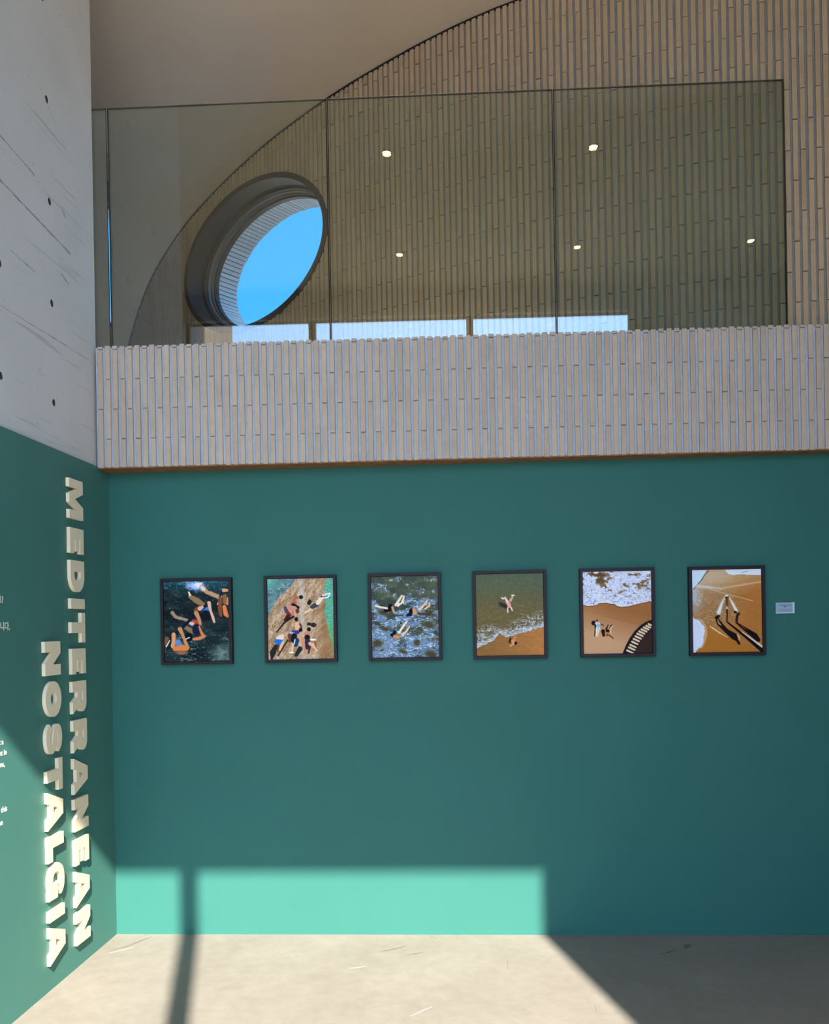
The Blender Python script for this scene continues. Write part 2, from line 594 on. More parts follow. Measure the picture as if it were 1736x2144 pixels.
# curved drum wall behind the gallery
DW = [(3.6362, -0.0522), (3.5311, -0.0422), (3.426, -0.0297), (3.3208, -0.0147), (3.2153, 0.0027), (3.1093, 0.0226), (3.0025, 0.0448), (2.8949, 0.0694), (2.7862, 0.0963), (2.6761, 0.1255), (2.5646, 0.1567), (2.4514, 0.19), (2.3363, 0.2254), (2.2193, 0.2646), (2.1002, 0.3079), (1.9787, 0.356), (1.8542, 0.4099), (1.7265, 0.4701), (1.5949, 0.5365), (1.459, 0.6088), (1.3184, 0.6855), (1.1727, 0.7667), (1.021, 0.8566), (0.8621, 0.9577), (0.695, 1.0701), (0.5196, 1.1904), (0.3353, 1.3182), (0.1416, 1.4529), (-0.062, 1.5943), (-0.2762, 1.7429), (-0.5026, 1.9012), (-0.7425, 2.0704), (-0.997, 2.2507), (-1.6, 2.70), (-2.3, 3.25)]
DW = np.array([(X_R + 0.1, -0.002)] + [(4.4, -0.035)] + DW)
DSraw = np.concatenate([[0], np.cumsum(np.hypot(*np.diff(DW, axis=0).T))])
S_OFF = DSraw[2]                                # s = 0 at the first measured point


def dpos(s):
    return np.array([np.interp(s + S_OFF, DSraw, DW[:, 0]), np.interp(s + S_OFF, DSraw, DW[:, 1])])


def dtan(s):
    d = dpos(s + 0.12) - dpos(s - 0.12)
    return d / np.hypot(*d)


def dnorm(s):                                   # pointing outward, away from the hall
    t = dtan(s)
    n = np.array([t[1], -t[0]])
    return n if n[1] > 0 else -n


def dx_at_y(y):
    for a, b in zip(DW[2:], DW[3:]):
        if (a[1] - y) * (b[1] - y) <= 0 and a[1] != b[1]:
            return a[0] + (b[0] - a[0]) * (y - a[1]) / (b[1] - a[1])
    return X_R


WS, WZ, WA, WB, WT = 3.498, 3.865, 0.667, 0.466, 0.064   # the eye-shaped window: centre, half axes, tilt


def win_pt(al, a, b, depth=0.0):
    ds, dz = -a * math.cos(al), b * math.sin(al)
    s2 = ds * math.cos(WT) + dz * math.sin(WT)
    z2 = dz * math.cos(WT) - ds * math.sin(WT)
    p = dpos(WS + s2)
    n = dnorm(WS)
    q = p + n * depth
    return Vector((q[0], q[1], WZ + z2))


def win_span(s, a, b):
    """z range of the opening at arc position s, or None"""
    pts = []
    d = s - WS
    # rotate the line into the ellipse frame and solve
    ct, st = math.cos(WT), math.sin(WT)
    # ds = d*ct - z*st ; dz = d*st + z*ct
    A = (st / a) ** 2 + (ct / b) ** 2
    B = 2 * (-d * ct * st / a ** 2 + d * st * ct / b ** 2)
    C = (d * ct / a) ** 2 + (d * st / b) ** 2 - 1
    D = B * B - 4 * A * C
    if D <= 0:
        return None
    r1, r2 = (-B - math.sqrt(D)) / (2 * A), (-B + math.sqrt(D)) / (2 * A)
    return WZ + r1, WZ + r2


DR = empty('wall_drum', (2.0, 0.35, 2.6))
tag(DR, kind='structure')
S_END = DSraw[-1] - S_OFF
S_BEG = -S_OFF + 0.02
Z0D, Z1D = 2.45, 4.80
PD = 0.0348
ind = MB()
back = MB()
shell = MB()
cnt = 0
cols = []
s = 0.0
k = 0
while s < S_END - 0.05:
    cols.append((s, k))
    s += PD
    k += 1
s = -PD
k = -1
while s > S_BEG:
    cols.append((s, k))
    s -= PD
    k -= 1
for (s, k) in cols:
    p = dpos(s)
    t = dtan(s)
    n = dnorm(s)
    spans = [(Z0D, Z1D)]
    w = win_span(s, WA - 0.012, WB - 0.012)
    if w:
        spans = [(Z0D, w[0]), (w[1], Z1D)]
    an = math.atan2(-t[1], -t[0])
    for (za, zb) in spans:
        p0, p1 = dpos(s - PD / 2), dpos(s + PD / 2)
        back.add([(*p0, za), (*p1, za), (*p1, zb), (*p0, zb)], [(0, 1, 2, 3)])
        q0, q1 = p0 + dnorm(s - PD / 2) * 0.36, p1 + dnorm(s + PD / 2) * 0.36
        shell.add([(*q0, za), (*q1, za), (*q1, zb), (*q0, zb)], [(0, 3, 2, 1)])
        for (a, b) in pieces(za, zb, (3.003 if k % 2 == 0 else 3.147)):
            if b - a < 0.02:
                continue
            pp = p + t * R.uniform(-0.001, 0.001) + n * R.uniform(-0.0014, 0.0014)
            if cnt < 300 and -0.1 < s < 1.8 and a > 2.8 and b < 4.75:
                o = bpy.data.objects.new('brick', brick_mesh(round((b - a) / 0.003) * 0.003, mt=M_brick_shaded))
                o.location = Vector((pp[0], pp[1], a)) - DR.location
                o.rotation_euler = (0, 0, an)
                o.parent = DR
                COL.objects.link(o)
                cnt += 1
            else:
                brick_into(ind, (pp[0] - DR.location.x, pp[1] - DR.location.y, a - DR.location.z), an, b - a)


def shift(mb, o):
    mb.v = [(v[0] - o.location.x, v[1] - o.location.y, v[2] - o.location.z) for v in mb.v]


shift(back, DR)
shift(shell, DR)
obj('mortar_bed', back.v, back.f, M_mortar_shaded, DR)
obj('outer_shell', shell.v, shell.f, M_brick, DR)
o = ind.build('brick_stretch', M_brick_shaded, DR)
o['kind'] = 'stuff'

# curved gallery ceiling: falls away towards the far left
HY = [(-0.02, 4.765), (0.30, 4.740), (0.57, 4.686), (0.866, 4.605), (1.157, 4.515), (1.40, 4.40), (1.622, 4.25), (1.802, 4.05), (1.908, 3.86), (1.997, 3.61), (2.08, 3.25), (2.15, 2.80), (2.18, 2.40)]
ys = []
yy = HY[0][0]
NY = 70
hy = np.array(HY)
tt = np.concatenate([[0], np.cumsum(np.hypot(*np.diff(hy, axis=0).T))])
# smooth the profile by resampling along its length
ts = np.linspace(0, tt[-1], NY)
Yp, Zp = np.interp(ts, tt, hy[:, 0]), np.interp(ts, tt, hy[:, 1])
for _ in range(6):
    Yp[1:-1] = (Yp[:-2] + 2 * Yp[1:-1] + Yp[2:]) / 4
    Zp[1:-1] = (Zp[:-2] + 2 * Zp[1:-1] + Zp[2:]) / 4
v, f = [], []
for j in range(NY):
    xr = min(dx_at_y(Yp[j]) + 0.12, X_R) if Yp[j] > -0.05 else X_R
    v += [(-2.4, Yp[j], Zp[j]), (xr, Yp[j], Zp[j]), (-2.4, Yp[j] + 0.05, Zp[j] + 0.08), (xr, Yp[j] + 0.05, Zp[j] + 0.08)]
for j in range(NY - 1):
    a, b = 4 * j, 4 * j + 4
    f += [(a, a + 1, b + 1, b), (a + 2, b + 2, b + 3, a + 3), (a, b, b + 2, a + 2), (a + 1, a + 3, b + 3, b + 1)]
tag(obj('ceiling_gallery', v, f, M_plaster, smooth=True), kind='structure')
# dark strip standing in for the shaded gap where ceiling meets bricks
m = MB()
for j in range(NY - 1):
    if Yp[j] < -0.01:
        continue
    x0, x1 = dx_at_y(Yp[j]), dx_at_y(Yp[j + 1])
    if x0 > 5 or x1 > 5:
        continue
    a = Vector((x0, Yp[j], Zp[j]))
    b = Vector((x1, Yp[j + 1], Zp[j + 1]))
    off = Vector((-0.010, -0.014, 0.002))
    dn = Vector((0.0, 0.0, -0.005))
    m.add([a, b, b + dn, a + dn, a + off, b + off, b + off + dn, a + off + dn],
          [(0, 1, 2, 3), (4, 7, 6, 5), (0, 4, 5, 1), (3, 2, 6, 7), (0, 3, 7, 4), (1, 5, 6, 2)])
tag(m.build('shadow_gap_strip', M_steel), kind='structure')
tag(boxo('floor_gallery', -2.4, X_R, 0.05, 3.2, 2.31, 2.60, M_floor), kind='structure')
tag(boxo('wall_gallery_end', -2.5, -2.4, 0.05, 3.2, 2.3, 4.9, M_white), kind='structure')

# ------------------------------------------------------------------ round window in the drum
NW = 96
W1 = empty('window_1', (0.436, 1.248, WZ))
tag(W1, kind='structure')
nv = dnorm(WS)


def ring(name, prof, mt, smooth=True):
    """prof: list of (grow, depth) measured from the outer half axes; sweeps round the opening"""
    v, f = [], []
    for i in range(NW):
        al = 2 * math.pi * i / NW
        for (g, d) in prof:
            v.append(win_pt(al, WA + g, WB + g, d) - W1.location)
    k = len(prof)
    for i in range(NW):
        j = (i + 1) % NW
        for q in range(k - 1):
            f.append((i * k + q, j * k + q, j * k + q + 1, i * k + q + 1))
    return obj(name, v, f, mt, W1, smooth)


ring('flange', [(0.0, 0.0), (0.0, -0.018), (-0.034, -0.018), (-0.034, 0.0)], M_steel, False)
ring('liner', [(-0.034, 0.0), (-0.036, 0.130)], M_steel)
ring('frame_ring', [(-0.036, 0.115), (-0.052, 0.115), (-0.052, 0.150)], M_steel, False)
ring('frame_ring', [(-0.052, 0.140), (-0.058, 0.140), (-0.058, 0.165), (-0.068, 0.165), (-0.068, 0.19)], M_alu, False)
ring('frame_ring', [(-0.068, 0.180), (-0.078, 0.180), (-0.078, 0.215)], M_steel, False)
ring('reveal', [(-0.060, 0.205), (-0.060, 0.385)], M_dark)
v = [win_pt(2 * math.pi * i / NW, WA - 0.066, WB - 0.066, 0.185) - W1.location for i in range(NW)]
c0 = sum(v, Vector()) / NW
obj('glass_pane', v + [c0], [(i, (i + 1) % NW, NW) for i in range(NW)], M_pane, W1)
NB = 104
per = []
for i in range(2000):
    per.append(win_pt(2 * math.pi * i / 2000, WA - 0.062, WB - 0.062, 0))
L = [0]
for a, b in zip(per, per[1:] + per[:1]):
    L.append(L[-1] + (b - a).length)
n3 = Vector((nv[0], nv[1], 0))
for q in range(NB):
    t = (q + 0.5) / NB * L[-1]
    i = max(k for k in range(0, 2000) if L[k] <= t)
    al = 2 * math.pi * i / 2000
    p = win_pt(al, WA - 0.062, WB - 0.062, 0.212)
    tg = (win_pt(al + 0.02, WA, WB) - win_pt(al - 0.02, WA, WB)).normalized()
    inw = tg.cross(n3).normalized()
    cen = win_pt(0, 0.001, 0.001)
    if inw.dot(cen - p) < 0:
        inw = -inw
    wd = L[-1] / NB * 0.80
    m = MB()
    ln = 0.168 + R.uniform(0, 0.006)
    m.obox(p - W1.location - tg * wd / 2, tg * wd, n3 * ln, inw * 0.010)
    m.build('brick', M_reveal, W1, bevel=0.0012)

# ------------------------------------------------------------------ tall window behind the camera
WX0, WX1, WH = -1.20, 3.70, 4.86
m = MB()
m.box(X_L, WX0, Y_F, Y_F + 0.12, 0, H_C)
m.box(WX1, X_R, Y_F, Y_F + 0.12, 0, H_C)
m.box(WX0, WX1, Y_F, Y_F + 0.12, WH, H_C)
WF = m.build('wall_front', M_white)
tag(WF, kind='structure')
W2 = empty('window_2', ((WX0 + WX1) / 2, Y_F, 0))
tag(W2, kind='structure')


def loc_box(name, x0, x1, y0, y1, z0, z1, mt, par, bevel=0.0):
    l = par.location
    return boxo(name, x0 - l.x, x1 - l.x, y0 - l.y, y1 - l.y, z0 - l.z, z1 - l.z, mt, par, bevel)


for x in (0.21, 1.96):
    loc_box('mullion', x - 0.038, x + 0.038, Y_F - 0.03, Y_F + 0.05, 0.06, WH - 0.01, M_steel, W2)
loc_box('mullion', WX0, WX0 + 0.03, Y_F - 0.03, Y_F + 0.05, 0.06, WH - 0.01, M_steel, W2)
loc_box('head_rail', WX0, WX1, Y_F - 0.03, Y_F + 0.05, WH - 0.01, WH + 0.02, M_steel, W2)
loc_box('sill_rail', WX0, WX1, Y_F - 0.03, Y_F + 0.05, 0.0, 0.06, M_steel, W2)
for a, b in ((WX0 + 0.03, 0.172), (0.248, 1.922), (1.998, WX1)):
    loc_box('pane', a, b, Y_F - 0.004, Y_F + 0.004, 0.06, WH - 0.01, M_pane, W2)

# brick wing wall outside the tall window, seen mirrored in the railing glass
WW = empty('wall_outside_wing', (-1.05, -6.6, 0))
tag(WW, kind='structure')
loc_box('mortar_bed', -1.35, -1.05, -7.3, -5.93, 0, 5.6, M_mortar, WW)
m = MB()
y = -7.28
while y < -5.97:
    m.box(-1.05 + 1.05, -1.05 + 1.05 + 0.012, y + 6.6, y + 6.6 + 0.040, 0, 5.6)
    y += 0.062
o = m.build('brick_stretch', M_brick, WW)
o['kind'] = 'stuff'

# ------------------------------------------------------------------ glass railing
gy = lambda x: -0.085 + PM * x
RAIL = 'frameless glass panels of the gallery railing'
labs = ['narrow glass railing panel at far left, vanishing behind the concrete wall',
        'glass railing panel in front of the eye-shaped window',
        'second wide glass railing panel, right of the round window',
        'glass railing panel at the right end, beside bare brick wall']
for (x0, x1), lb in zip([(-0.25, 0.0590), (0.0625, 1.1350), (1.1385, 2.2180), (2.2215, 3.303)], labs):
    ro = empty('glass_panel', (x0, gy(x0), 2.86))
    tag(ro, lb, 'railing', RAIL)
    del ro['group']
    m = MB()
    e1 = 0.003
    ln = (x1 - x0) * math.sqrt(1 + PM * PM)
    hh = 4.051 - 2.86
    for (ya, yb) in ((-0.008, -0.008), (0.008, 0.008)):
        m.add([(e1, ya, 0), (ln - e1, ya, 0), (ln - e1, ya, hh - e1), (e1, ya, hh - e1)], [(0, 1, 2, 3) if ya < 0 else (0, 3, 2, 1)])
    po = obj('pane', m.v, m.f, M_glass, ro)
    po.rotation_euler = (0.005, 0, ang)
    m = MB()
    prof = [(0, -0.008), (1, -0.005), (1, 0.005), (0, 0.008)]
    # chamfered polished edge round three sides
    def pt(sx, sz, q):
        g, yv = q
        x = (e1 - g * e1) if sx == 0 else (ln - e1 + g * e1)
        z = 0 if sz == 0 else hh - e1 + g * e1
        return (x, yv, z)
    v = []
    for (sx, sz) in ((0, 0), (0, 1), (1, 1), (1, 0)):
        for q in prof:
            v.append(pt(sx, sz, q))
    f = []
    for a in range(3):
        f = [(q, q + 1, 5 + q, 4 + q) for q in range(3)]
        mt = M_glass_edge if (a == 1 or (a == 2 and x1 == 0.0590)) else M_seal
        eo = obj('polished_edge' if mt is M_glass_edge else 'edge_seal', v[a * 4:a * 4 + 8], f, mt, ro)
        eo.rotation_euler = (0.005, 0, ang)

# ------------------------------------------------------------------ ceiling downlights
for (x, y), lb in zip([(1.26, -2.73), (2.85, -2.74), (1.25, -4.69), (2.99, -4.63), (4.66, -4.60)],
                      ['upper left warm downlight mirrored in the second wide glass panel', 'upper right warm downlight mirrored in the right end glass panel',
                       'lower left warm downlight mirrored above the bright strip', 'warm downlight mirrored low, just right of the last panel joint',
                       'warm downlight mirrored near the right edge of the railing']):
    t = empty('downlight', (x, y, H_C))
    tag(t, lb, 'light')
    n = 24
    v = [(0.043 * math.cos(2 * math.pi * k / n), 0.043 * math.sin(2 * math.pi * k / n), -0.001) for k in range(n)]
    v += [(0.043 * math.cos(2 * math.pi * k / n), 0.043 * math.sin(2 * math.pi * k / n), -0.008) for k in range(n)]
    v += [(0.034 * math.cos(2 * math.pi * k / n), 0.034 * math.sin(2 * math.pi * k / n), -0.008) for k in range(n)]
    v += [(0.034 * math.cos(2 * math.pi * k / n), 0.034 * math.sin(2 * math.pi * k / n), -0.003) for k in range(n)]
    f = []
    for r_ in range(3):
        for k in range(n):
            f.append((r_ * n + k, r_ * n + (k + 1) % n, (r_ + 1) * n + (k + 1) % n, (r_ + 1) * n + k))
    obj('trim_ring', v, f, M_steel, t)
    v = [(0.034 * math.cos(2 * math.pi * k / n), 0.034 * math.sin(2 * math.pi * k / n), -0.004) for k in range(n)]
    obj('lens', v, [tuple(range(n))[::-1]], M_lamp, t)
    ld = bpy.data.lights.new('beam', 'SPOT')
    ld.energy = 10
    ld.color = (1.0, 0.72, 0.42)
    ld.spot_size = math.radians(100)
    ld.spot_blend = 0.8
    ld.shadow_soft_size = 0.03
    lo = bpy.data.objects.new('beam', ld)
    lo.location = (0, 0, -0.03)
    link(lo, t)


# ------------------------------------------------------------------ letters on the left wall
def arc(cx, cy, rx, ry, a0, a1, n=14):
    return [(cx + rx * math.cos(math.radians(a0 + (a1 - a0) * k / n)), cy + ry * math.sin(math.radians(a0 + (a1 - a0) * k / n))) for k in range(n + 1)]


def stroke(path, w0, n=6):
    """thick band along a Catmull-Rom path"""
    P = [Vector((*p, 0)) for p in path]
    P = [P[0] * 2 - P[1]] + P + [P[-1] * 2 - P[-2]]
    pts = []
    for i in range(1, len(P) - 2):
        for k in range(n):
            t = k / n
            a, b, c, d = P[i - 1], P[i], P[i + 1], P[i + 2]
            pts.append(0.5 * ((2 * b) + (c - a) * t + (2 * a - 5 * b + 4 * c - d) * t * t + (3 * b - a - 3 * c + d) * t ** 3))
    pts.append(P[-2])
    lft, rgt = [], []
    for i, p in enumerate(pts):
        d = (pts[min(i + 1, len(pts) - 1)] - pts[max(i - 1, 0)]).normalized()
        nn = Vector((-d.y, d.x, 0)) * w0 / 2
        lft.append(((p + nn).x, (p + nn).y))
        rgt.append(((p - nn).x, (p - nn).y))
    return lft + rgt[::-1]


GLY = {
    'I': (0.33, [([(0, 0), (.33, 0), (.33, 1), (0, 1)], [])]),
    'E': (0.82, [([(0, 0), (.82, 0), (.82, .27), (.36, .27), (.36, .40), (.75, .40), (.75, .60), (.36, .60), (.36, .73), (.82, .73), (.82, 1), (0, 1)], [])]),
    'L': (0.78, [([(0, 0), (.78, 0), (.78, .28), (.36, .28), (.36, 1), (0, 1)], [])]),
    'T': (0.97, [([(.315, 0), (.655, 0), (.655, .73), (.97, .73), (.97, 1), (0, 1), (0, .73), (.315, .73)], [])]),
    'N': (1.03, [([(0, 0), (.33, 0), (.33, .50), (.67, 0), (1.03, 0), (1.03, 1), (.70, 1), (.70, .50), (.36, 1), (0, 1)], [])]),
    'M': (1.28, [([(0, 0), (.28, 0), (.28, .60), (.49, 0), (.77, 0), (1.0, .60), (1.0, 0), (1.28, 0), (1.28, 1), (.86, 1), (.635, .42), (.42, 1), (0, 1)], [])]),
    'A': (1.15, [([(0, 0), (.33, 0), (.385, .17), (.765, .17), (.82, 0), (1.15, 0), (.79, 1), (.36, 1)], [[(.46, .38), (.575, .70), (.69, .38)]])]),
    'D': (1.02, [([(0, 0), (.50, 0)] + arc(.50, .5, .52, .5, -80, 80, 14) + [(.50, 1), (0, 1)], [[(.36, .27), (.47, .27)] + arc(.47, .5, .20, .23, -80, 80, 8) + [(.47, .73), (.36, .73)]])]),
    'R': (1.03, [([(0, 0), (.34, 0), (.34, .34), (.50, .34), (.66, 0), (1.03, 0), (.84, .37)] + arc(.68, .69, .32, .31, -50, 85, 9) + [(.66, 1), (0, 1)], [[(.34, .57), (.60, .57), (.655, .61), (.655, .69), (.60, .73), (.34, .73)]])]),
    'O': (1.08, [(arc(.54, .5, .54, .515, 0, 350, 35), [arc(.54, .5, .20, .19, 0, 345, 23)])]),
    'S': (0.95, [(stroke([(.80, .70), (.66, .84), (.44, .885), (.22, .82), (.17, .70), (.28, .60), (.50, .535), (.72, .46), (.80, .34), (.72, .18), (.48, .115), (.26, .15), (.12, .31)], .255), [])]),
    'G': (1.10, [(stroke([(.93, .68), (.80, .83), (.55, .875), (.30, .79), (.165, .58), (.165, .40), (.28, .20), (.50, .125), (.72, .155), (.92, .26)], .27), []),
                 ([(.58, .32), (1.08, .32), (1.08, .56), (.58, .56)], []), ([(.80, 0.0), (1.08, 0.0), (1.08, .34), (.80, .34)], [])]),
}
CAP = 0.1395


def letter(ch, ztop, ybase, lb, group):
    w, parts = GLY[ch]
    vs, fs = [], []
    for q, (outl, hl) in enumerate(parts):
        dt = 0.0004 * q
        v, f = prism(outl, hl, lambda u, vv_, t: (t, vv_ * CAP, -u * CAP), 0.0008, 0.0165 - dt)
        k = len(vs)
        vs += v
        fs += [tuple(a + k for a in x) for x in f]
    o = obj('wall_letter', vs, fs, M_cream)
    bm = bmesh.new()
    bm.from_mesh(o.data)
    bmesh.ops.remove_doubles(bm, verts=bm.verts, dist=1e-6)
    bmesh.ops.recalc_face_normals(bm, faces=bm.faces)
    bm.to_mesh(o.data)
    bm.free()
    o.location = (0.0, ybase, ztop)
    tag(o, lb, 'letter', group)
    return o


c1 = [('M', 2.193, 'cream raised letter M starting the long word nearest the corner'), ('E', 1.973, 'cream letter E directly below the M of the long word'),
      ('D', 1.827, 'cream letter D of the long word, above its letter I'), ('I', 1.655, 'cream letter I of the long word, a short bar under D'),
      ('T', 1.592, 'cream letter T of the long word, under its letter I'), ('E', 1.430, 'cream letter E of the long word, between T and R'),
      ('R', 1.283, 'upper of the two cream R letters of the long word'), ('R', 1.109, 'lower of the two cream R letters of the long word'),
      ('A', 0.941, 'cream letter A of the long word in shade, above an N'), ('N', 0.758, 'cream letter N of the long word crossed by the sunlight edge'),
      ('E', 0.576, 'sunlit cream letter E of the long word, between N and A'), ('A', 0.438, 'sunlit lower cream letter A of the long word'),
      ('N', 0.251, 'sunlit cream letter N ending the long word near the floor')]
for ch, z, lb in c1:
    letter(ch, z, -0.4775, lb, 'raised letters of the long word on the left wall')
c2 = [('N', 1.466, 'cream letter N starting the shorter second word'), ('O', 1.297, 'round cream letter O of the second word'), ('S', 1.120, 'curved cream letter S of the second word'),
      ('T', 0.966, 'cream letter T of the second word at the sunlight edge'), ('A', 0.835, 'sunlit cream letter A of the second word above L'), ('L', 0.647, 'sunlit cream letter L of the second word'),
      ('G', 0.530, 'sunlit cream letter G of the second word'), ('I', 0.337, 'sunlit cream letter I of the second word'), ('A', 0.272, 'sunlit cream letter A ending the second word near the floor')]
for ch, z, lb in c2:
    letter(ch, z, -0.7295, lb, 'raised letters of the second word on the left wall')


# printed paragraph ends on the left wall
def text_mesh(body, size, extr=0.0, bold=0.0):
    cu = bpy.data.curves.new('lettering', 'FONT')
    cu.body = body
    cu.size = size
    cu.extrude = 0.0004
    cu.offset = bold
    cu.align_x = 'RIGHT'
    cu.resolution_u = 3
    to = bpy.data.objects.new('lettering', cu)
    COL.objects.link(to)
    bpy.context.view_layer.update()
    dg = bpy.context.evaluated_depsgraph_get()
    me = bpy.data.meshes.new_from_object(to.evaluated_get(dg))
    bpy.data.objects.remove(to)
    me.name = 'lettering'
    me.materials.clear()
    return me


for body, y, z, size, b in [('요?', -1.026, 1.621, 0.036, 0.0004), ('습니다.', -0.980, 1.518, 0.036, 0.0004), ('t a', -1.043, 1.080, 0.031, 0.0004), ('nt in', -1.020, 1.038, 0.031, 0.0004),
                            ('ns,', -1.036, 0.995, 0.031, 0.0004), ('this', -1.024, 0.822, 0.031, 0.0004), ('ne', -1.058, 0.776, 0.031, 0.0004)]:
    me = text_mesh(body, size, bold=b)
    me.materials.append(M_print)
    o = bpy.data.objects.new('lettering', me)
    o.matrix_local = Matrix(((0, 0, 1, 0.0006), (1, 0, 0, y), (0, 1, 0, z), (0, 0, 0, 1)))
    o.scale = (1, 1, 1)
    link(o, WL)


# ------------------------------------------------------------------ pictures
def lattice(seed, n=64):
    return np.random.RandomState(seed).rand(n, n)


def vnoise(x, y, seed):
    T = lattice(seed)
    xi, yi = np.floor(x).astype(int), np.floor(y).astype(int)
    fx, fy = x - xi, y - yi
    fx, fy = fx * fx * (3 - 2 * fx), fy * fy * (3 - 2 * fy)
    a, b, c, d = T[yi % 64, xi % 64], T[yi % 64, (xi + 1) % 64], T[(yi + 1) % 64, xi % 64], T[(yi + 1) % 64, (xi + 1) % 64]
    return (a * (1 - fx) + b * fx) * (1 - fy) + (c * (1 - fx) + d * fx) * fy


def fbm(x, y, seed, o=4):
    r, amp, tot = 0, 1.0, 0
    for k in range(o):
        r = r + vnoise(x * 2 ** k, y * 2 ** k, seed + k) * amp
        tot += amp
        amp *= 0.55
    return r / tot


def ridge(x, y, seed, o=3):
    r, amp, tot = 0, 1.0, 0
    for k in range(o):
        r = r + (1 - np.abs(vnoise(x * 2 ** k, y * 2 ** k, seed + k) * 2 - 1)) * amp
        tot += amp
        amp *= 0.6
    return r / tot


class Pic:
    def __init__(s, TL, TR, BR, BL, nx=150, ny=184):
        s.nx, s.ny = nx, ny
        u, v = np.meshgrid(np.linspace(0, 1, nx), np.linspace(0, 1, ny))
        s.u, s.v = u, v
        s.X = (TL[0] * (1 - u) + TR[0] * u) * (1 - v) + (BL[0] * (1 - u) + BR[0] * u) * v
        s.Y = (TL[1] * (1 - u) + TR[1] * u) * (1 - v) + (BL[1] * (1 - u) + BR[1] * u) * v
        s.c = np.zeros((ny, nx, 3))

    def mix(s, m, col):
        m = np.clip(m, 0, 1)[..., None]
        s.c = s.c * (1 - m) + np.array(col, float) * m

    def cap(s, pts, col, soft=5.0, jit=0):
        """tapered stroke through (x, y, r) points"""
        best = np.full(s.X.shape, 1e9)
        for (x0, y0, r0), (x1, y1, r1) in zip(pts, pts[1:]):
            dx, dy = x1 - x0, y1 - y0
            t = np.clip(((s.X - x0) * dx + (s.Y - y0) * dy) / max(dx * dx + dy * dy, 1e-6), 0, 1)
            best = np.minimum(best, np.hypot(s.X - x0 - t * dx, s.Y - y0 - t * dy) - (r0 + (r1 - r0) * t))
        if jit:
            best = best + (fbm(s.X / 25, s.Y / 25, 90) - 0.5) * jit
        s.mix(0.5 - best / soft, col)

    def blob(s, x, y, rx, ry, col, a=0, soft=0.25, jit=0):
        ca, sa = math.cos(math.radians(a)), math.sin(math.radians(a))
        X, Y = (s.X - x) * ca + (s.Y - y) * sa, -(s.X - x) * sa + (s.Y - y) * ca
        d = np.hypot(X / rx, Y / ry)
        if jit:
            d = d + (fbm(s.X / 30, s.Y / 30, 77) - 0.5) * jit
        s.mix((1 - d) / soft + 0.5, col)

    def poly(s, pts, col, soft=0):
        ins = np.zeros(s.X.shape, bool)
        n = len(pts)
        for i in range(n):
            (xa, ya), (xb, yb) = pts[i], pts[(i + 1) % n]
            if ya == yb:
                continue
            c = ((ya > s.Y) != (yb > s.Y)) & (s.X < (xb - xa) * (s.Y - ya) / (yb - ya) + xa)
            ins ^= c
        s.mix(ins * 1.0, col)


def shade(a, b, m):
    m = np.clip(m, 0, 1)[..., None]
    return np.array(a, float) * (1 - m) + np.array(b, float) * m


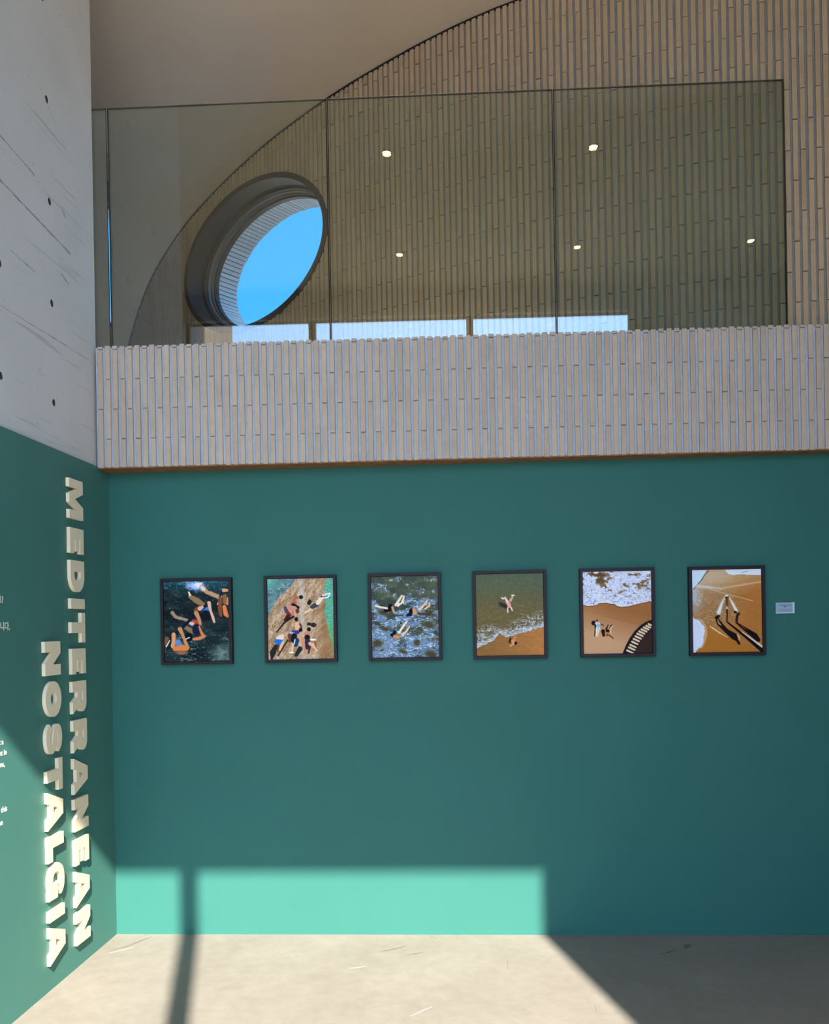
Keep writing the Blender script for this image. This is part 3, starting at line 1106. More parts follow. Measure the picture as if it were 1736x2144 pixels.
def pic1():
    p = Pic((190, 272), (1512, 240), (1535, 1885), (225, 1905))
    X, Y = p.X, p.Y
    p.c = shade((18, 32, 34), (52, 72, 70), (fbm(X / 220, Y / 90, 3) - 0.35) * 1.8)
    p.mix((520 - Y) / 260 * 0.8, (38, 92, 104))
    p.mix((ridge(X / 130, Y / 45, 5) - 0.78) * 6 * np.clip((560 - Y) / 200, 0, 1), (110, 170, 185))
    p.mix((ridge(X / 90, Y / 60, 9) - 0.82) * 7, (90, 108, 108))
    p.mix(np.clip((Y - 1450) / 250, 0, 1) * np.clip((X - 1050) / 300, 0, 1) * 0.75 * fbm(X / 120, Y / 90, 8) * 1.6, (118, 138, 128))
    p.mix(np.clip((ridge(X / 160, Y / 50, 31) - 0.8) * 8, 0, .8) * (Y > 1350), (140, 160, 155))
    p.blob(840, 350, 190, 95, (165, 185, 225), 8, 0.8, 1.2)
    p.blob(900, 330, 90, 50, (225, 225, 245), 0, 0.6, 1.2)
    sk, skd, dk = (205, 140, 95), (130, 95, 62), (12, 12, 28)
    p.cap([(975, 380, 52), (1080, 480, 42), (1330, 580, 45)], (190, 150, 115), 20, 25)
    p.cap([(975, 380, 30), (1010, 420, 34)], (232, 205, 195), 30)
    p.cap([(710, 490, 18), (740, 575, 40), (880, 660, 62), (1000, 740, 48)], (150, 120, 80), 20, 30)
    p.cap([(705, 480, 14), (735, 540, 20)], (240, 215, 190), 8)
    p.cap([(370, 900, 36), (440, 990, 34), (690, 1060, 30)], (165, 140, 115), 14, 25)
    p.cap([(640, 1200, 42), (790, 1290, 52)], (140, 115, 80), 20, 30)
    p.cap([(850, 850, 42), (930, 800, 48)], (120, 80, 50), 12, 20)
    p.blob(1050, 850, 95, 70, (70, 130, 190), -20, 0.4, 0.6)
    p.blob(1050, 960, 110, 110, (18, 22, 34), 0, 0.3)
    p.blob(850, 1110, 110, 60, (185, 80, 60), 20, 0.5, 0.8)
    p.blob(760, 1120, 60, 40, (225, 185, 180), 20, 0.5, 0.8)
    p.blob(870, 1250, 90, 120, (22, 34, 62), 0, 0.3)
    p.blob(700, 1400, 80, 90, (12, 14, 18), 0, 0.2)
    p.cap([(270, 1470, 60), (230, 1560, 30)], (135, 90, 50), 20, 20)
    p.blob(480, 1520, 90, 70, (105, 140, 180), 10, 0.6, 1.0)
    # pole held by the swimmers
    p.cap([(1520, 370, 26), (1370, 500, 26), (1300, 720, 14)], (35, 28, 50), 6)
    p.cap([(1380, 560, 8), (1295, 725, 12)], (225, 225, 235), 6)
    p.cap([(1120, 700, 30), (830, 950, 30), (560, 1230, 32), (360, 1400, 28), (250, 1600, 16)], (22, 22, 48), 6)
    p.cap([(320, 1470, 8), (250, 1600, 12)], (230, 230, 235), 6)
    # arms
    p.cap([(1120, 700, 38), (1150, 860, 24), (1200, 1000, 30), (1225, 1090, 22)], (225, 175, 150), 8)
    p.cap([(930, 820, 44), (980, 790, 30)], (225, 170, 150), 8)
    p.cap([(860, 910, 46), (920, 1040, 34), (940, 1130, 30)], sk, 8)
    p.cap([(920, 1190, 18), (960, 1300, 26), (1010, 1390, 34), (920, 1430, 34), (810, 1445, 26)], (215, 130, 85), 8)
    p.cap([(530, 1240, 46), (590, 1370, 28), (650, 1530, 34), (690, 1620, 34)], sk, 8)
    p.cap([(400, 1350, 42), (400, 1480, 38), (380, 1590, 38)], (225, 155, 105), 8)
    p.cap([(430, 1640, 50), (580, 1620, 62), (660, 1640, 46)], (218, 132, 76), 8)
    p.blob(560, 1720, 120, 40, (150, 105, 75), 0, 0.5, 0.8)
    p.cap([(650, 1445, 8), (720, 1410, 10)], (220, 225, 235), 6)
    p.cap([(1420, 440, 40), (1500, 440, 26)], (215, 160, 120), 10)
    p.cap([(1350, 610, 40), (1340, 800, 44), (1360, 960, 28)], (140, 80, 45), 14, 20)
    p.cap([(1440, 560, 40), (1440, 700, 34)], (150, 105, 65), 14, 20)
    p.cap([(1500, 600, 20), (1490, 720, 26)], (205, 140, 100), 8)
    p.cap([(1430, 780, 38), (1460, 930, 46), (1500, 970, 30)], (222, 130, 80), 8)
    return p


def pic2():
    p = Pic((180, 225), (1503, 190), (1525, 1832), (205, 1862))
    X, Y = p.X, p.Y
    # water on both sides
    p.c = shade((70, 95, 105), (130, 165, 160), fbm(X / 80, Y / 35, 11) * 1.4 - 0.2)
    p.mix(np.clip((520 - Y) / 260, 0, 1) * np.clip((430 - X) / 200, 0, 1), (110, 190, 165))
    p.mix((ridge(X / 60, Y / 30, 21) - 0.8) * 6, (190, 205, 205))
    right = shade((70, 150, 125), (125, 190, 160), fbm(X / 60, Y / 25, 14) * 1.4 - 0.2)
    e = (X > 1250)[..., None]
    p.c = np.where(e, right, p.c)
    p.mix(np.clip((Y - 1050) / 200, 0, 1) * (X > 1300) * 0.7, (110, 160, 95))
    p.mix(np.clip((ridge(X / 50, Y / 22, 15) - 0.8) * 5, 0, 0.7) * e[..., 0], (190, 225, 205))
    # rock
    lx = np.interp(Y, [190, 300, 400, 600, 800, 1000, 1300, 1862], [790, 700, 640, 400, 280, 205, 150, 100])
    rx = np.interp(Y, [190, 300, 420, 700, 900, 1100, 1350, 1550, 1862], [1390, 1340, 1345, 1350, 1340, 1390, 1430, 1490, 1540])
    jx = (fbm(X / 40, Y / 40, 17) - 0.5) * 90
    rock = ((X + jx > lx) & (X + jx < rx)) * 1.0
    rc = shade((196, 168, 138), (158, 118, 82), (fbm((X + Y * 0.55) / 70, Y / 150, 19) - 0.35) * 2.2)
    rc = rc * (0.75 + 0.5 * fbm(X / 16, Y / 24, 23))[..., None]
    p.c = p.c * (1 - rock[..., None]) + rc * rock[..., None]
    p.mix(rock * np.clip((ridge((X + Y * 0.5) / 45, Y / 110, 25) - 0.86) * 9, 0, 0.85), (70, 48, 38))
    p.mix(rock * np.clip(0.75 - np.abs(X - (860 + (Y - 200) * 0.03)) / 120, 0, 0.5), (205, 198, 188))
    p.mix(rock * np.clip((X - 1150) / 300, 0, 0.6) * (Y > 600), (150, 108, 66))
    sk, skl, dk = (205, 150, 120), (235, 205, 180), (30, 20, 22)
    # diver
    p.cap([(950, 900, 22), (1100, 800, 24)], (235, 190, 160), 6)
    p.cap([(1090, 780, 44), (1180, 730, 50)], (70, 72, 82), 6)
    p.cap([(1200, 700, 42), (1260, 620, 42)], (238, 210, 190), 6)
    p.cap([(1290, 580, 32), (1320, 575, 26)], (110, 40, 35), 6)
    p.cap([(1280, 600, 14), (1400, 590, 12), (1445, 510, 12)], (250, 240, 235), 5)
    p.cap([(1300, 560, 12), (1380, 515, 12), (1450, 505, 12)], (250, 240, 235), 5)
    # climbers above
    p.cap([(730, 700, 46), (760, 610, 54)], (180, 110, 85), 6)
    p.blob(862, 585, 42, 40, dk)
    p.cap([(700, 740, 34), (800, 800, 34)], (35, 22, 30), 6)
    p.cap([(780, 650, 24), (860, 800, 14)], sk, 6)
    p.cap([(600, 790, 46), (730, 820, 50), (780, 870, 40)], (205, 145, 125), 6)
    p.cap([(540, 800, 30), (570, 880, 38)], (75, 80, 100), 6)
    p.cap([(600, 910, 40), (640, 950, 30)], (160, 40, 48), 6)
    p.cap([(600, 980, 44), (545, 1050, 30)], (75, 30, 28), 6)
    p.cap([(740, 880, 24), (755, 1000, 22)], (215, 160, 135), 6)
    p.blob(790, 870, 40, 50, (130, 55, 45))
    p.cap([(710, 980, 22), (540, 1090, 18), (370, 1300, 12)], (28, 24, 28), 6)
    p.blob(765, 1035, 36, 44, dk)
    # group in front
    p.cap([(790, 1150, 62), (800, 1230, 56)], (222, 178, 145), 6)
    p.cap([(840, 1130, 20), (870, 1200, 20)], (120, 60, 45), 6)
    p.cap([(700, 1310, 44), (790, 1300, 42)], (62, 66, 120), 6)
    p.cap([(650, 1320, 28), (720, 1340, 30)], (170, 180, 215), 6)
    p.cap([(630, 1360, 36), (640, 1480, 34)], (110, 62, 50), 6)
    p.cap([(720, 1380, 60), (700, 1470, 40)], (28, 24, 34), 6)
    p.blob(852, 1252, 38, 42, dk)
    p.cap([(840, 1370, 52), (850, 1480, 44)], (210, 160, 130), 6)
    p.cap([(770, 1470, 55), (750, 1560, 44)], (34, 66, 110), 6)
    p.cap([(740, 1450, 10), (720, 1540, 12)], (190, 225, 215), 5)
    p.cap([(690, 1560, 28), (680, 1700, 20)], (226, 180, 140), 6)
    p.cap([(630, 1715, 14), (690, 1715, 18)], (245, 225, 210), 5)
    p.blob(1018, 1240, 38, 42, dk)
    p.cap([(970, 1340, 56), (990, 1330, 60)], (200, 140, 110), 6)
    p.blob(985, 1410, 56, 62, dk)
    p.cap([(990, 1490, 56), (980, 1600, 50)], (60, 44, 66), 6)
    p.cap([(1070, 1450, 22), (1140, 1450, 18)], (240, 240, 240), 6)
    p.cap([(1140, 1490, 20), (1160, 1600, 18)], (165, 90, 65), 6)
    p.cap([(1040, 1530, 34), (1100, 1560, 26), (1180, 1680, 16)], (226, 180, 150), 6)
    p.cap([(900, 1430, 30), (910, 1600, 34), (950, 1740, 20)], (205, 145, 110), 6)
    p.cap([(1040, 1600, 24), (1010, 1720, 18)], (95, 45, 38), 6)
    # child bending at left
    p.cap([(400, 1430, 48), (480, 1400, 50)], (228, 205, 185), 6)
    p.cap([(370, 1490, 46), (440, 1500, 50)], (20, 120, 205), 6)
    p.cap([(530, 1400, 20), (600, 1450, 16)], (190, 130, 100), 6)
    p.cap([(490, 1520, 26), (430, 1660, 20)], (225, 185, 150), 6)
    p.cap([(400, 1560, 24), (390, 1690, 16)], (110, 70, 55), 6)
    p.cap([(590, 1460, 12), (400, 1780, 14)], (30, 26, 28), 6)
    p.cap([(350, 1590, 40), (290, 1720, 60), (270, 1840, 24)], (44, 40, 46), 8)
    p.cap([(840, 1640, 50), (760, 1770, 34)], (45, 42, 48), 8)
    p.blob(1020, 1130, 44, 34, (60, 50, 50))
    p.blob(1110, 1150, 60, 46, (55, 42, 40))
    p.blob(1030, 690, 40, 60, (45, 35, 32), 20, 0.3, 0.6)
    return p


def pic3():
    p = Pic((165, 268), (1488, 240), (1510, 1890), (192, 1912))
    X, Y = p.X, p.Y
    p.c = shade((62, 72, 66), (100, 98, 68), (fbm(X / 200, Y / 110, 41) - 0.35) * 2.2)
    p.mix(np.clip((900 - Y) / 500, 0, 0.6) * (fbm(X / 200, Y / 200, 45)), (96, 108, 84))
    f = fbm(X / 190, Y / 110, 43) + (Y - 900) / 3200
    r = ridge(X / 70, Y / 42, 47)
    p.mix(np.clip((f - 0.47) * 3.2, 0, 0.75), (135, 160, 192))
    p.mix((r - 0.74) * 6 * np.clip((f - 0.36) * 6, 0.15, 1), (205, 220, 238))
    p.mix(np.clip((ridge(X / 50, Y / 34, 53) - 0.84) * 8, 0, 0.8) * np.clip((f - 0.4) * 6, 0.1, 1), (24, 34, 60))
    for (x, y, a, b) in [(290, 1620, 95, 80), (810, 1790, 80, 40), (1080, 1600, 60, 60), (1300, 1240, 130, 70), (450, 1330, 70, 35), (430, 1000, 120, 60), (1350, 1840, 110, 70)]:
        p.blob(x, y, a, b, (84, 76, 48), 15, 0.7, 0.9)
    dk, sk = (10, 10, 24), (245, 215, 190)
    p.blob(505, 930, 95, 50, dk, -20, 0.3, 0.5)
    p.cap([(265, 860, 22), (380, 890, 18), (480, 905, 22)], sk, 5)
    p.blob(545, 870, 40, 58, dk, 30)
    p.cap([(780, 650, 18), (700, 780, 24), (655, 840, 24)], sk, 5)
    p.cap([(820, 660, 16), (790, 770, 26), (700, 850, 26)], sk, 5)
    p.cap([(790, 690, 8), (740, 790, 12)], (70, 40, 30), 5)
    p.cap([(590, 890, 24), (620, 980, 20)], (205, 150, 120), 6)
    p.cap([(650, 1045, 14), (800, 1048, 10)], (60, 60, 65), 6)
    p.blob(960, 960, 40, 62, dk, 20)
    p.cap([(950, 1030, 36), (890, 1045, 28)], (14, 16, 44), 6)
    p.cap([(1010, 930, 24), (1040, 1000, 42)], (210, 155, 110), 6)
    p.cap([(1280, 740, 14), (1260, 790, 16), (1180, 880, 24), (1130, 930, 28)], (238, 190, 150), 5)
    p.cap([(1325, 800, 14), (1330, 850, 16), (1240, 920, 18)], (238, 190, 150), 5)
    p.cap([(1100, 1010, 20), (1330, 1030, 30)], (88, 62, 40), 10)
    p.blob(630, 1400, 36, 46, dk, 20)
    p.blob(600, 1450, 56, 36, dk, 0, 0.4, 0.5)
    p.cap([(640, 1480, 36), (710, 1495, 32)], (215, 140, 85), 6)
    p.cap([(880, 1165, 14), (800, 1280, 22), (720, 1400, 22)], sk, 5)
    p.cap([(930, 1275, 10), (870, 1370, 20), (790, 1450, 22)], (238, 195, 160), 5)
    return p


def pic4():
    p = Pic((155, 222), (1500, 190), (1528, 1852), (175, 1870))
    X, Y = p.X, p.Y
    p.c = shade((96, 106, 84), (116, 102, 66), np.clip((Y - 300) / 700, 0, 1))
    p.c = p.c * (0.86 + 0.28 * fbm(X / 30, Y / 14, 61))[..., None]
    f = fbm(X / 120, Y / 60, 63)
    edge = np.interp(X, [155, 350, 500, 640, 760, 950, 1150, 1350, 1530], [1720, 1640, 1560, 1400, 1490, 1440, 1400, 1320, 1270]) + (fbm(X / 40, Y * 0 + 3, 65) - 0.5) * 50
    top = np.interp(X, [155, 500, 700, 900, 1150, 1530], [1250, 1180, 1290, 1130, 1010, 900])
    band = np.clip((Y - top) / 140, 0, 1) * (Y < edge)
    p.mix(band * np.clip((ridge(X / 60, Y / 34, 67) - 0.60) * 3.5, 0, 1), (200, 206, 222))
    p.mix(np.clip(1 - (edge - Y) / 120, 0, 1) * (Y < edge) * np.clip(1.3 - np.abs(X - 700) * 0, 0, 0.75), (215, 222, 240))
    p.mix(np.clip((ridge(X / 36, Y / 22, 68) - 0.86) * 9, 0, .7) * band, (120, 120, 112))
    p.mix(np.clip((ridge(X / 110, Y / 34, 69) - 0.86) * 6, 0, 0.7) * ((Y > 760) & (Y < top + 60)), (185, 180, 160))
    sand = shade((150, 108, 60), (184, 124, 70), np.clip((X - 500) / 900, 0, 1)) * (0.9 + 0.2 * fbm(X / 60, Y / 16, 70))[..., None]
    m = np.clip((Y - edge) / 12, 0, 1)[..., None]
    p.c = p.c * (1 - m) + sand * m
    # figure upside down in the water
    p.blob(720, 850, 110, 42, (52, 50, 42), 25, 0.8, 0.6)
    sk = (240, 205, 190)
    p.cap([(680, 695, 14), (700, 712, 16), (750, 692, 16), (800, 790, 30), (825, 840, 34)], sk, 5)
    p.cap([(900, 640, 18), (885, 700, 18), (850, 750, 26)], (215, 170, 135), 5)
    p.cap([(880, 640, 10), (935, 645, 8)], (250, 240, 225), 4)
    p.cap([(825, 820, 36), (830, 880, 34)], (228, 160, 155), 5)
    p.cap([(800, 900, 12), (800, 985, 12)], (245, 225, 205), 5)
    p.cap([(865, 890, 12), (890, 950, 12)], (245, 225, 205), 5)
    p.blob(835, 920, 26, 26, (120, 45, 50))
    # child on the sand
    p.cap([(850, 1520, 22), (840, 1590, 26)], (75, 40, 28), 5)
    p.cap([(900, 1575, 38), (930, 1600, 26)], (215, 150, 115), 5)
    p.cap([(960, 1460, 12), (930, 1540, 26)], (205, 135, 95), 5)
    p.blob(955, 1615, 32, 32, (45, 22, 22))
    p.cap([(920, 1620, 14), (850, 1670, 12)], (225, 165, 125), 5)
    return p


def pic5():
    p = Pic((182, 240), (1498, 222), (1522, 1815), (203, 1828))
    X, Y = p.X, p.Y
    p.c = shade((166, 112, 68), (205, 160, 122), np.clip((Y - 900) / 700 - (X - 800) / 2200, 0, 1))
    p.mix(np.clip((1260 - Y + (X - 1100) * .28) / 30, 0, 1) * np.clip((X - 200) / 500, 0.3, 1) * 0.35, (160, 105, 58))
    p.mix(0.06 * fbm(X / 12, Y / 12, 3), (90, 60, 40))
    edge = np.interp(X, [180, 280, 370, 450, 500, 640, 720, 800, 850, 940, 1060, 1200, 1330, 1420, 1470, 1530],
                     [870, 900, 895, 880, 845, 835, 860, 862, 905, 920, 910, 875, 845, 830, 800, 850])
    w = np.clip((edge - Y) / 6, 0, 1)
    foam = shade((216, 222, 240), (186, 180, 205), ridge(X / 60, Y / 40, 81) * 1.6 - 0.9)
    p.c = p.c * (1 - w[..., None]) + foam * w[..., None]
    p.mix(w * np.clip((ridge(X / 46, Y / 34, 83) - 0.80) * 7, 0, 0.8), (112, 84, 74))
    p.mix(w * np.clip((fbm(X / 90, Y / 60, 85) - 0.60) * 8, 0, 0.9) * np.clip((800 - Y) / 200, 0, 1), (122, 88, 48))
    p.blob(500, 290, 200, 50, (108, 80, 48), 5, 0.6, 1.0)
    p.blob(520, 400, 90, 60, (105, 82, 50), -30, 0.6, 0.8)
    p.blob(440, 250, 50, 25, (245, 245, 250), 0, 0.5)
    p.mix(np.clip(1 - np.abs(edge - 8 - Y) / 9, 0, 1), (250, 246, 246))
    p.mix(np.clip(1 - np.abs(edge + 9 - Y) / 9, 0, 0.7), (90, 52, 28))
    # curved dark railing in the lower right
    ed2 = np.interp(X, [945, 1000, 1080, 1180, 1290, 1400, 1530], [1830, 1690, 1530, 1390, 1280, 1210, 1160])
    p.mix(np.clip((Y - ed2) / 8, 0, 1), (42, 22, 28))
    cs = [(1100, 1790, 60), (1130, 1730, 58), (1155, 1680, 55), (1190, 1620, 55), (1220, 1565, 55), (1255, 1515, 55), (1290, 1465, 55), (1325, 1420, 52), (1368, 1380, 50), (1410, 1342, 48), (1450, 1308, 42), (1488, 1272, 34)]
    for (x, y, r) in cs:
        p.cap([(x - r, y - r * 0.42, 20), (x + r * 0.9, y + r * 0.45, 17)], (222, 196, 164), 6)
    inner = np.interp(X, [1150, 1250, 1350, 1450, 1530], [1830, 1640, 1490, 1390, 1330])
    p.mix(np.clip((Y - inner - 25) / 8, 0, 1), (62, 42, 34))
    # lying figures
    dk = (30, 18, 20)
    p.blob(395, 1230, 46, 44, dk, 30)
    p.cap([(425, 1260, 16), (425, 1350, 12), (410, 1480, 10)], dk, 5)
    p.cap([(500, 1220, 10), (580, 1280, 10)], (90, 55, 35), 5)
    p.blob(458, 1195, 32, 34, (190, 150, 125))
    p.blob(455, 1180, 26, 18, (90, 55, 40))
    p.cap([(445, 1240, 24), (500, 1240, 24)], (225, 205, 205), 5)
    p.cap([(475, 1270, 34), (480, 1300, 38)], (140, 190, 215), 5)
    p.cap([(455, 1330, 20), (440, 1480, 12)], (245, 220, 190), 5)
    p.cap([(505, 1330, 20), (460, 1480, 12)], (240, 210, 175), 5)
    p.cap([(575, 1390, 38), (585, 1470, 26)], dk, 5)
    p.cap([(675, 1270, 10), (650, 1350, 30), (665, 1390, 38)], dk, 5)
    p.cap([(745, 1270, 10), (700, 1330, 18)], dk, 5)
    p.cap([(685, 1300, 12), (670, 1345, 12)], (215, 165, 130), 5)
    p.cap([(755, 1290, 12), (715, 1340, 14), (720, 1440, 18)], (225, 180, 135), 5)
    p.cap([(640, 1440, 30), (690, 1440, 26)], (195, 125, 80), 5)
    p.blob(655, 1465, 34, 22, (150, 70, 35))
    p.cap([(700, 1470, 12), (770, 1530, 10)], (90, 50, 30), 5)
    return p


def pic6():
    p = Pic((190, 293), (1525, 265), (1548, 1865), (213, 1890))
    X, Y = p.X, p.Y
    p.c = shade((200, 165, 125), (178, 118, 58), np.clip((Y - 350) / 550 + (X - 900) / 1500, 0, 1))
    p.c = p.c * (0.94 + 0.12 * fbm(X / 80, Y / 24, 91))[..., None]
    p.mix(np.clip(1 - np.hypot((X - 500) / 600, (Y - 420) / 260), 0, 1) * 0.8, (200, 178, 155))
    wet = np.clip(1.15 - np.hypot((X - 620) / 560, (Y - 1000) / 420), 0, 1)
    p.mix(np.clip(wet * 1.2, 0, 0.8) * fbm(X / 70, Y / 40, 93) * 1.2, (150, 126, 98))
    p.mix(np.clip((ridge(X / 60, Y / 26, 95) - 0.80) * 6, 0, 0.75) * np.clip(wet * 3, 0, 1), (226, 214, 196))
    p.mix(np.clip((1300 - Y) / 400, 0, 1) * np.clip((430 - X) / 180, 0, 0.9) * (Y > 640) * fbm(X / 40, Y / 60, 96) * 1.5, (185, 192, 200))
    p.poly([(190, 290), (470, 290), (440, 370), (340, 530), (220, 655), (190, 660)], (208, 220, 238))
    p.cap([(520, 305, 8), (445, 370, 7), (390, 470, 7), (330, 535, 7), (225, 655, 6)], (60, 55, 65), 5, 12)
    p.mix(np.clip(1 - np.abs(Y - (600 + (X - 300) * 0.12)) / 45, 0, 1) * np.clip((850 - X) / 300, 0, 1) * (X > 260) * 0.8, (214, 214, 224))
    p.mix(np.clip(1 - np.abs(Y - (680 + (X - 600) * 0.27)) / 12, 0, 0.8) * (X > 560) * (X < 1380), (222, 190, 150))
    p.mix(np.clip(1 - np.abs(Y - (640 - (X - 800) * 0.17)) / 26, 0, 0.55) * (X > 700), (222, 196, 165))
    p.poly([(830, 285), (1525, 262), (1525, 385), (1250, 372), (960, 380), (880, 350)], (218, 224, 238))
    p.cap([(900, 360, 6), (1000, 378, 7), (1120, 360, 6), (1250, 372, 6), (1520, 380, 6)], (250, 250, 250), 5)
    p.cap([(1150, 340, 4), (1280, 310, 4)], (90, 85, 90), 4)
    # surf at lower left
    sx = np.interp(Y, [1200, 1230, 1270, 1330, 1390, 1470, 1560, 1650, 1750, 1800, 1890], [210, 240, 330, 380, 430, 435, 420, 420, 390, 330, 255]) + (fbm(X * 0 + 1, Y / 22, 97) - 0.5) * 40
    b2 = np.interp(Y, [1200, 1260, 1400, 1550, 1700, 1800], [300, 400, 480, 490, 440, 380])
    p.mix(((X < b2) & (Y > 1240) & (Y < 1800)) * 0.7, (205, 175, 140))
    p.mix(np.clip((sx - X) / 5, 0, 1) * (Y > 1205), (216, 218, 230))
    p.mix(np.clip((ridge(X / 40, Y / 24, 98) - 0.86) * 8, 0, .6) * (X < sx) * (Y > 1230), (150, 145, 155))
    p.poly([(480, 1330), (700, 1480), (900, 1600), (1500, 1880), (300, 1890), (420, 1800), (490, 1600)], (178, 116, 46))
    p.cap([(540, 1380, 10), (700, 1490, 12), (870, 1590, 8)], (225, 200, 160), 8, 14)
    p.cap([(1060, 1540, 14), (1105, 1590, 12), (1110, 1640, 8)], (215, 185, 140), 8)
    # sprays
    p.cap([(825, 815, 8), (760, 960, 26), (710, 1110, 42)], (226, 220, 208), 30)
    p.cap([(910, 815, 8), (990, 960, 24), (1050, 1080, 28)], (232, 226, 214), 26)
    dk = (26, 12, 16)
    # shadows
    p.cap([(690, 1340, 12), (830, 1450, 34), (1000, 1570, 66), (1060, 1650, 24), (1100, 1710, 24)], dk, 6)
    p.cap([(710, 1255, 12), (850, 1440, 26), (960, 1540, 30)], dk, 6)
    p.cap([(1150, 1490, 14), (1540, 1770, 20)], (216, 208, 190), 10)
    p.cap([(1050, 1310, 12), (1240, 1450, 40), (1400, 1560, 56), (1470, 1640, 40)], dk, 6)
    p.cap([(1140, 1370, 5), (1230, 1440, 5)], (150, 90, 50), 5)
    p.cap([(870, 1295, 14), (1200, 1560, 24), (1550, 1850, 38)], dk, 6)
    # shower post
    p.cap([(868, 830, 26), (868, 1000, 20)], (112, 78, 40), 4)
    p.cap([(868, 1010, 18), (868, 1040, 18)], (200, 180, 160), 4)
    p.cap([(868, 1060, 18), (868, 1290, 15)], (82, 38, 20), 4)
    p.cap([(840, 815, 8), (900, 815, 8)], (30, 22, 22), 4)
    p.cap([(845, 788, 14), (880, 788, 14)], (246, 244, 242), 4)
    # people washing
    p.cap([(650, 1210, 22), (705, 1185, 28)], dk, 5)
    p.cap([(665, 1240, 18), (678, 1310, 12), (695, 1335, 8)], dk, 5)
    p.cap([(700, 1230, 16), (715, 1260, 8)], (90, 40, 25), 5)
    p.cap([(1020, 1100, 22), (1050, 1110, 18)], dk, 5)
    p.cap([(1100, 1135, 22), (1060, 1170, 24), (1065, 1220, 22)], (48, 22, 20), 5)
    p.cap([(1045, 1230, 16), (1042, 1310, 12)], (60, 25, 20), 5)
    p.cap([(1070, 1230, 12), (1065, 1300, 10)], (50, 25, 20), 5)
    return p


FW, FH, FT = 0.3555, 0.425, 0.034
MOULD = 0.0150


def frame(x, z, pic, lb, tilt=0.0):
    t = empty('picture_frame', (x, 0, z))
    tag(t, lb, 'picture', 'six framed beach photographs on the green wall')
    for (x0, x1, z0, z1) in ((-FW / 2, -FW / 2 + MOULD, -FH / 2, FH / 2), (FW / 2 - MOULD, FW / 2, -FH / 2, FH / 2),
                             (-FW / 2 + MOULD, FW / 2 - MOULD, FH / 2 - MOULD, FH / 2), (-FW / 2 + MOULD, FW / 2 - MOULD, -FH / 2, -FH / 2 + MOULD)):
        boxo('frame_bar', x0, x1, -FT, -0.002, z0, z1, M_frame, t, 0.0008)
    boxo('backing', -FW / 2 + MOULD, FW / 2 - MOULD, -0.012, -0.003, -FH / 2 + MOULD, FH / 2 - MOULD, M_frame, t)
    nx, ny = pic.nx, pic.ny
    w, h = FW - 2 * MOULD - 0.002, FH - 2 * MOULD - 0.002
    X = (pic.u - 0.5) * w
    Z = (0.5 - pic.v) * h
    co = np.stack([X, np.full_like(X, -FT + 0.009), Z], -1).reshape(-1, 3)
    idx = np.arange(nx * ny).reshape(ny, nx)
    q = np.stack([idx[:-1, :-1], idx[1:, :-1], idx[1:, 1:], idx[:-1, 1:]], -1).reshape(-1, 4)
    me = bpy.data.meshes.new('print')
    me.vertices.add(nx * ny)
    me.vertices.foreach_set('co', co.ravel())
    me.loops.add(q.size)
    me.loops.foreach_set('vertex_index', q.ravel())
    me.polygons.add(len(q))
    me.polygons.foreach_set('loop_start', np.arange(0, q.size, 4))
    me.update(calc_edges=True)
    c = np.clip(pic.c, 0, 255) / 255.0
    c = np.where(c <= 0.04045, c / 12.92, ((c + 0.055) / 1.055) ** 2.4)
    c = np.clip(c ** 1.12 * ART_GAIN, 0, 0.97)
    at = me.color_attributes.new('print', 'FLOAT_COLOR', 'POINT')
    rgba = np.concatenate([c.reshape(-1, 3), np.ones((nx * ny, 1))], 1).astype(np.float32)
    at.data.foreach_set('color', rgba.ravel())
    me.materials.append(M_art)
    o = bpy.data.objects.new('print', me)
    link(o, t)
    return t


ART_GAIN = 1.25
for (x, z), pf, lb in zip([(0.439, 1.548), (0.956, 1.550), (1.467, 1.551), (1.974, 1.552), (2.487, 1.553), (3.003, 1.551)],
                          [pic1, pic2, pic3, pic4, pic5, pic6],
                          ['dark framed photo of swimmers clinging to a slanting pole in dark water', 'dark framed photo of children and a diver on a brown rock',
                           'dark framed photo of three bathers floating in foamy water', 'dark framed photo of a handstand in shallow olive water above sand',
                           'dark framed photo of two people lying on orange sand below surf', 'dark framed photo of a beach shower with two long shadows']):
    frame(x, z, pf(), lb)

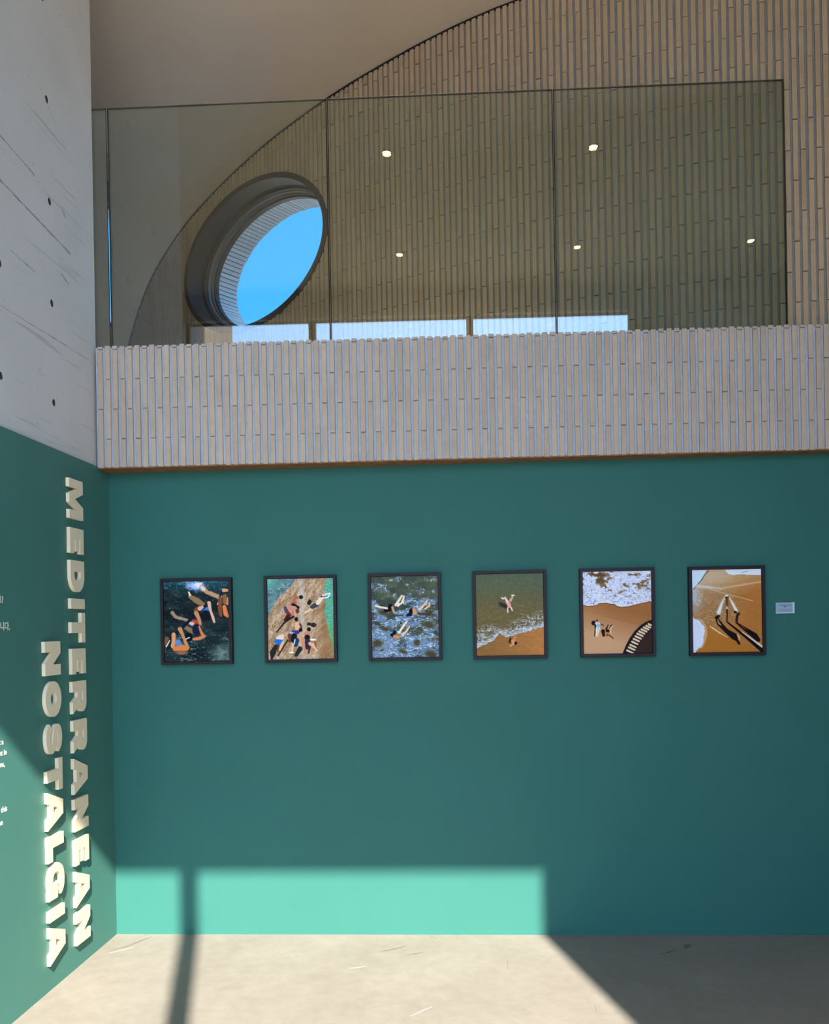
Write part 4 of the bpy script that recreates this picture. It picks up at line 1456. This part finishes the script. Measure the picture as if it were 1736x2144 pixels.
# caption plate
t = empty('caption_plate', (3.279, 0, 1.560))
tag(t, 'small pale caption plate right of the last framed photo', 'sign')
boxo('board', -0.043, 0.043, -0.008, -0.001, -0.026, 0.026, M_plate, t, 0.0008)
m = MB()
m.box(0.036, 0.0435, -0.0098, -0.0078, -0.0265, 0.0265)
m.box(-0.0435, 0.036, -0.0098, -0.0078, -0.0265, -0.0225)
m.build('rim', M_plate_edge, t)
m = MB()
for (x0, x1, z) in ((-0.028, -0.020, 0.0128), (-0.0185, 0.0090, 0.0130), (0.0110, 0.0280, 0.0135), (-0.0065, 0.0060, 0.0060)):
    m.box(x0, x1, -0.0086, -0.0078, z - 0.0014, z + 0.0014)
m.build('lettering', M_ink, t)
m = MB()
for z in (-0.0060, -0.0110, -0.0160):
    x = -0.028
    while x < 0.026:
        w = R.uniform(0.003, 0.008)
        m.box(x, min(x + w, 0.029), -0.0086, -0.0078, z - 0.0009, z + 0.0009)
        x += w + 0.0014
m.build('fine_print', M_ink2, t)

# ------------------------------------------------------------------ marks on the floor
def mark(pts, w, mt):
    P = [Vector((*p, 0.0)) for p in pts]
    lf, rg = [], []
    for i, p in enumerate(P):
        d = (P[min(i + 1, len(P) - 1)] - P[max(i - 1, 0)]).normalized()
        nn = Vector((-d.y, d.x, 0)) * w * (0.5 if 0 < i < len(P) - 1 else 0.15)
        lf.append(p + nn)
        rg.append(p - nn)
    v = [(a.x, a.y, 0.0006) for a in lf + rg[::-1]]
    obj('scuff_mark', v, [tuple(range(len(v)))], mt, FLOOR)


def fpt(u, v):
    """picture pixel to floor point, used once to read off where the marks lie"""
    a, b = u - PPX, -(v - PPY)
    X, Y = a * cr + b * sr, -a * sr + b * cr
    t = -1.5 / Y
    d = fw * F_PX + rt * X
    return (1.820 + d.x * t, -4.414 + d.y * t)


for pts, w, mt in [([(232, 1989), (262, 1983), (300, 1968), (318, 1961)], .012, M_scuff), ([(228, 1996), (262, 1988), (280, 1984)], .010, M_chip),
                   ([(796, 1993), (825, 1987), (852, 1980)], .013, M_scuff), ([(852, 2000), (870, 1997), (888, 1994)], .010, M_scuff),
                   ([(900, 1960), (915, 1965)], .010, M_scuff), ([(730, 2028), (750, 2026), (768, 2023)], .010, M_chip),
                   ([(815, 2040), (840, 2034)], .006, M_scuff), ([(1062, 2010), (1064, 2030)], .005, M_scuff),
                   ([(1383, 1999), (1402, 1994), (1418, 1988)], .014, M_scuff), ([(1434, 1986), (1439, 1981), (1444, 1977)], .035, M_scuff),
                   ([(1569, 2072), (1582, 2072)], .010, M_scuff), ([(860, 2128), (885, 2116), (905, 2108)], .006, M_chip), ([(1246, 2107), (1250, 2120)], .006, M_scuff),
                   ([(560, 2040), (566, 2037)], .006, M_scuff), ([(1405, 2070), (1409, 2065)], .012, M_scuff)]:
    mark([fpt(*q) for q in pts], w, mt)
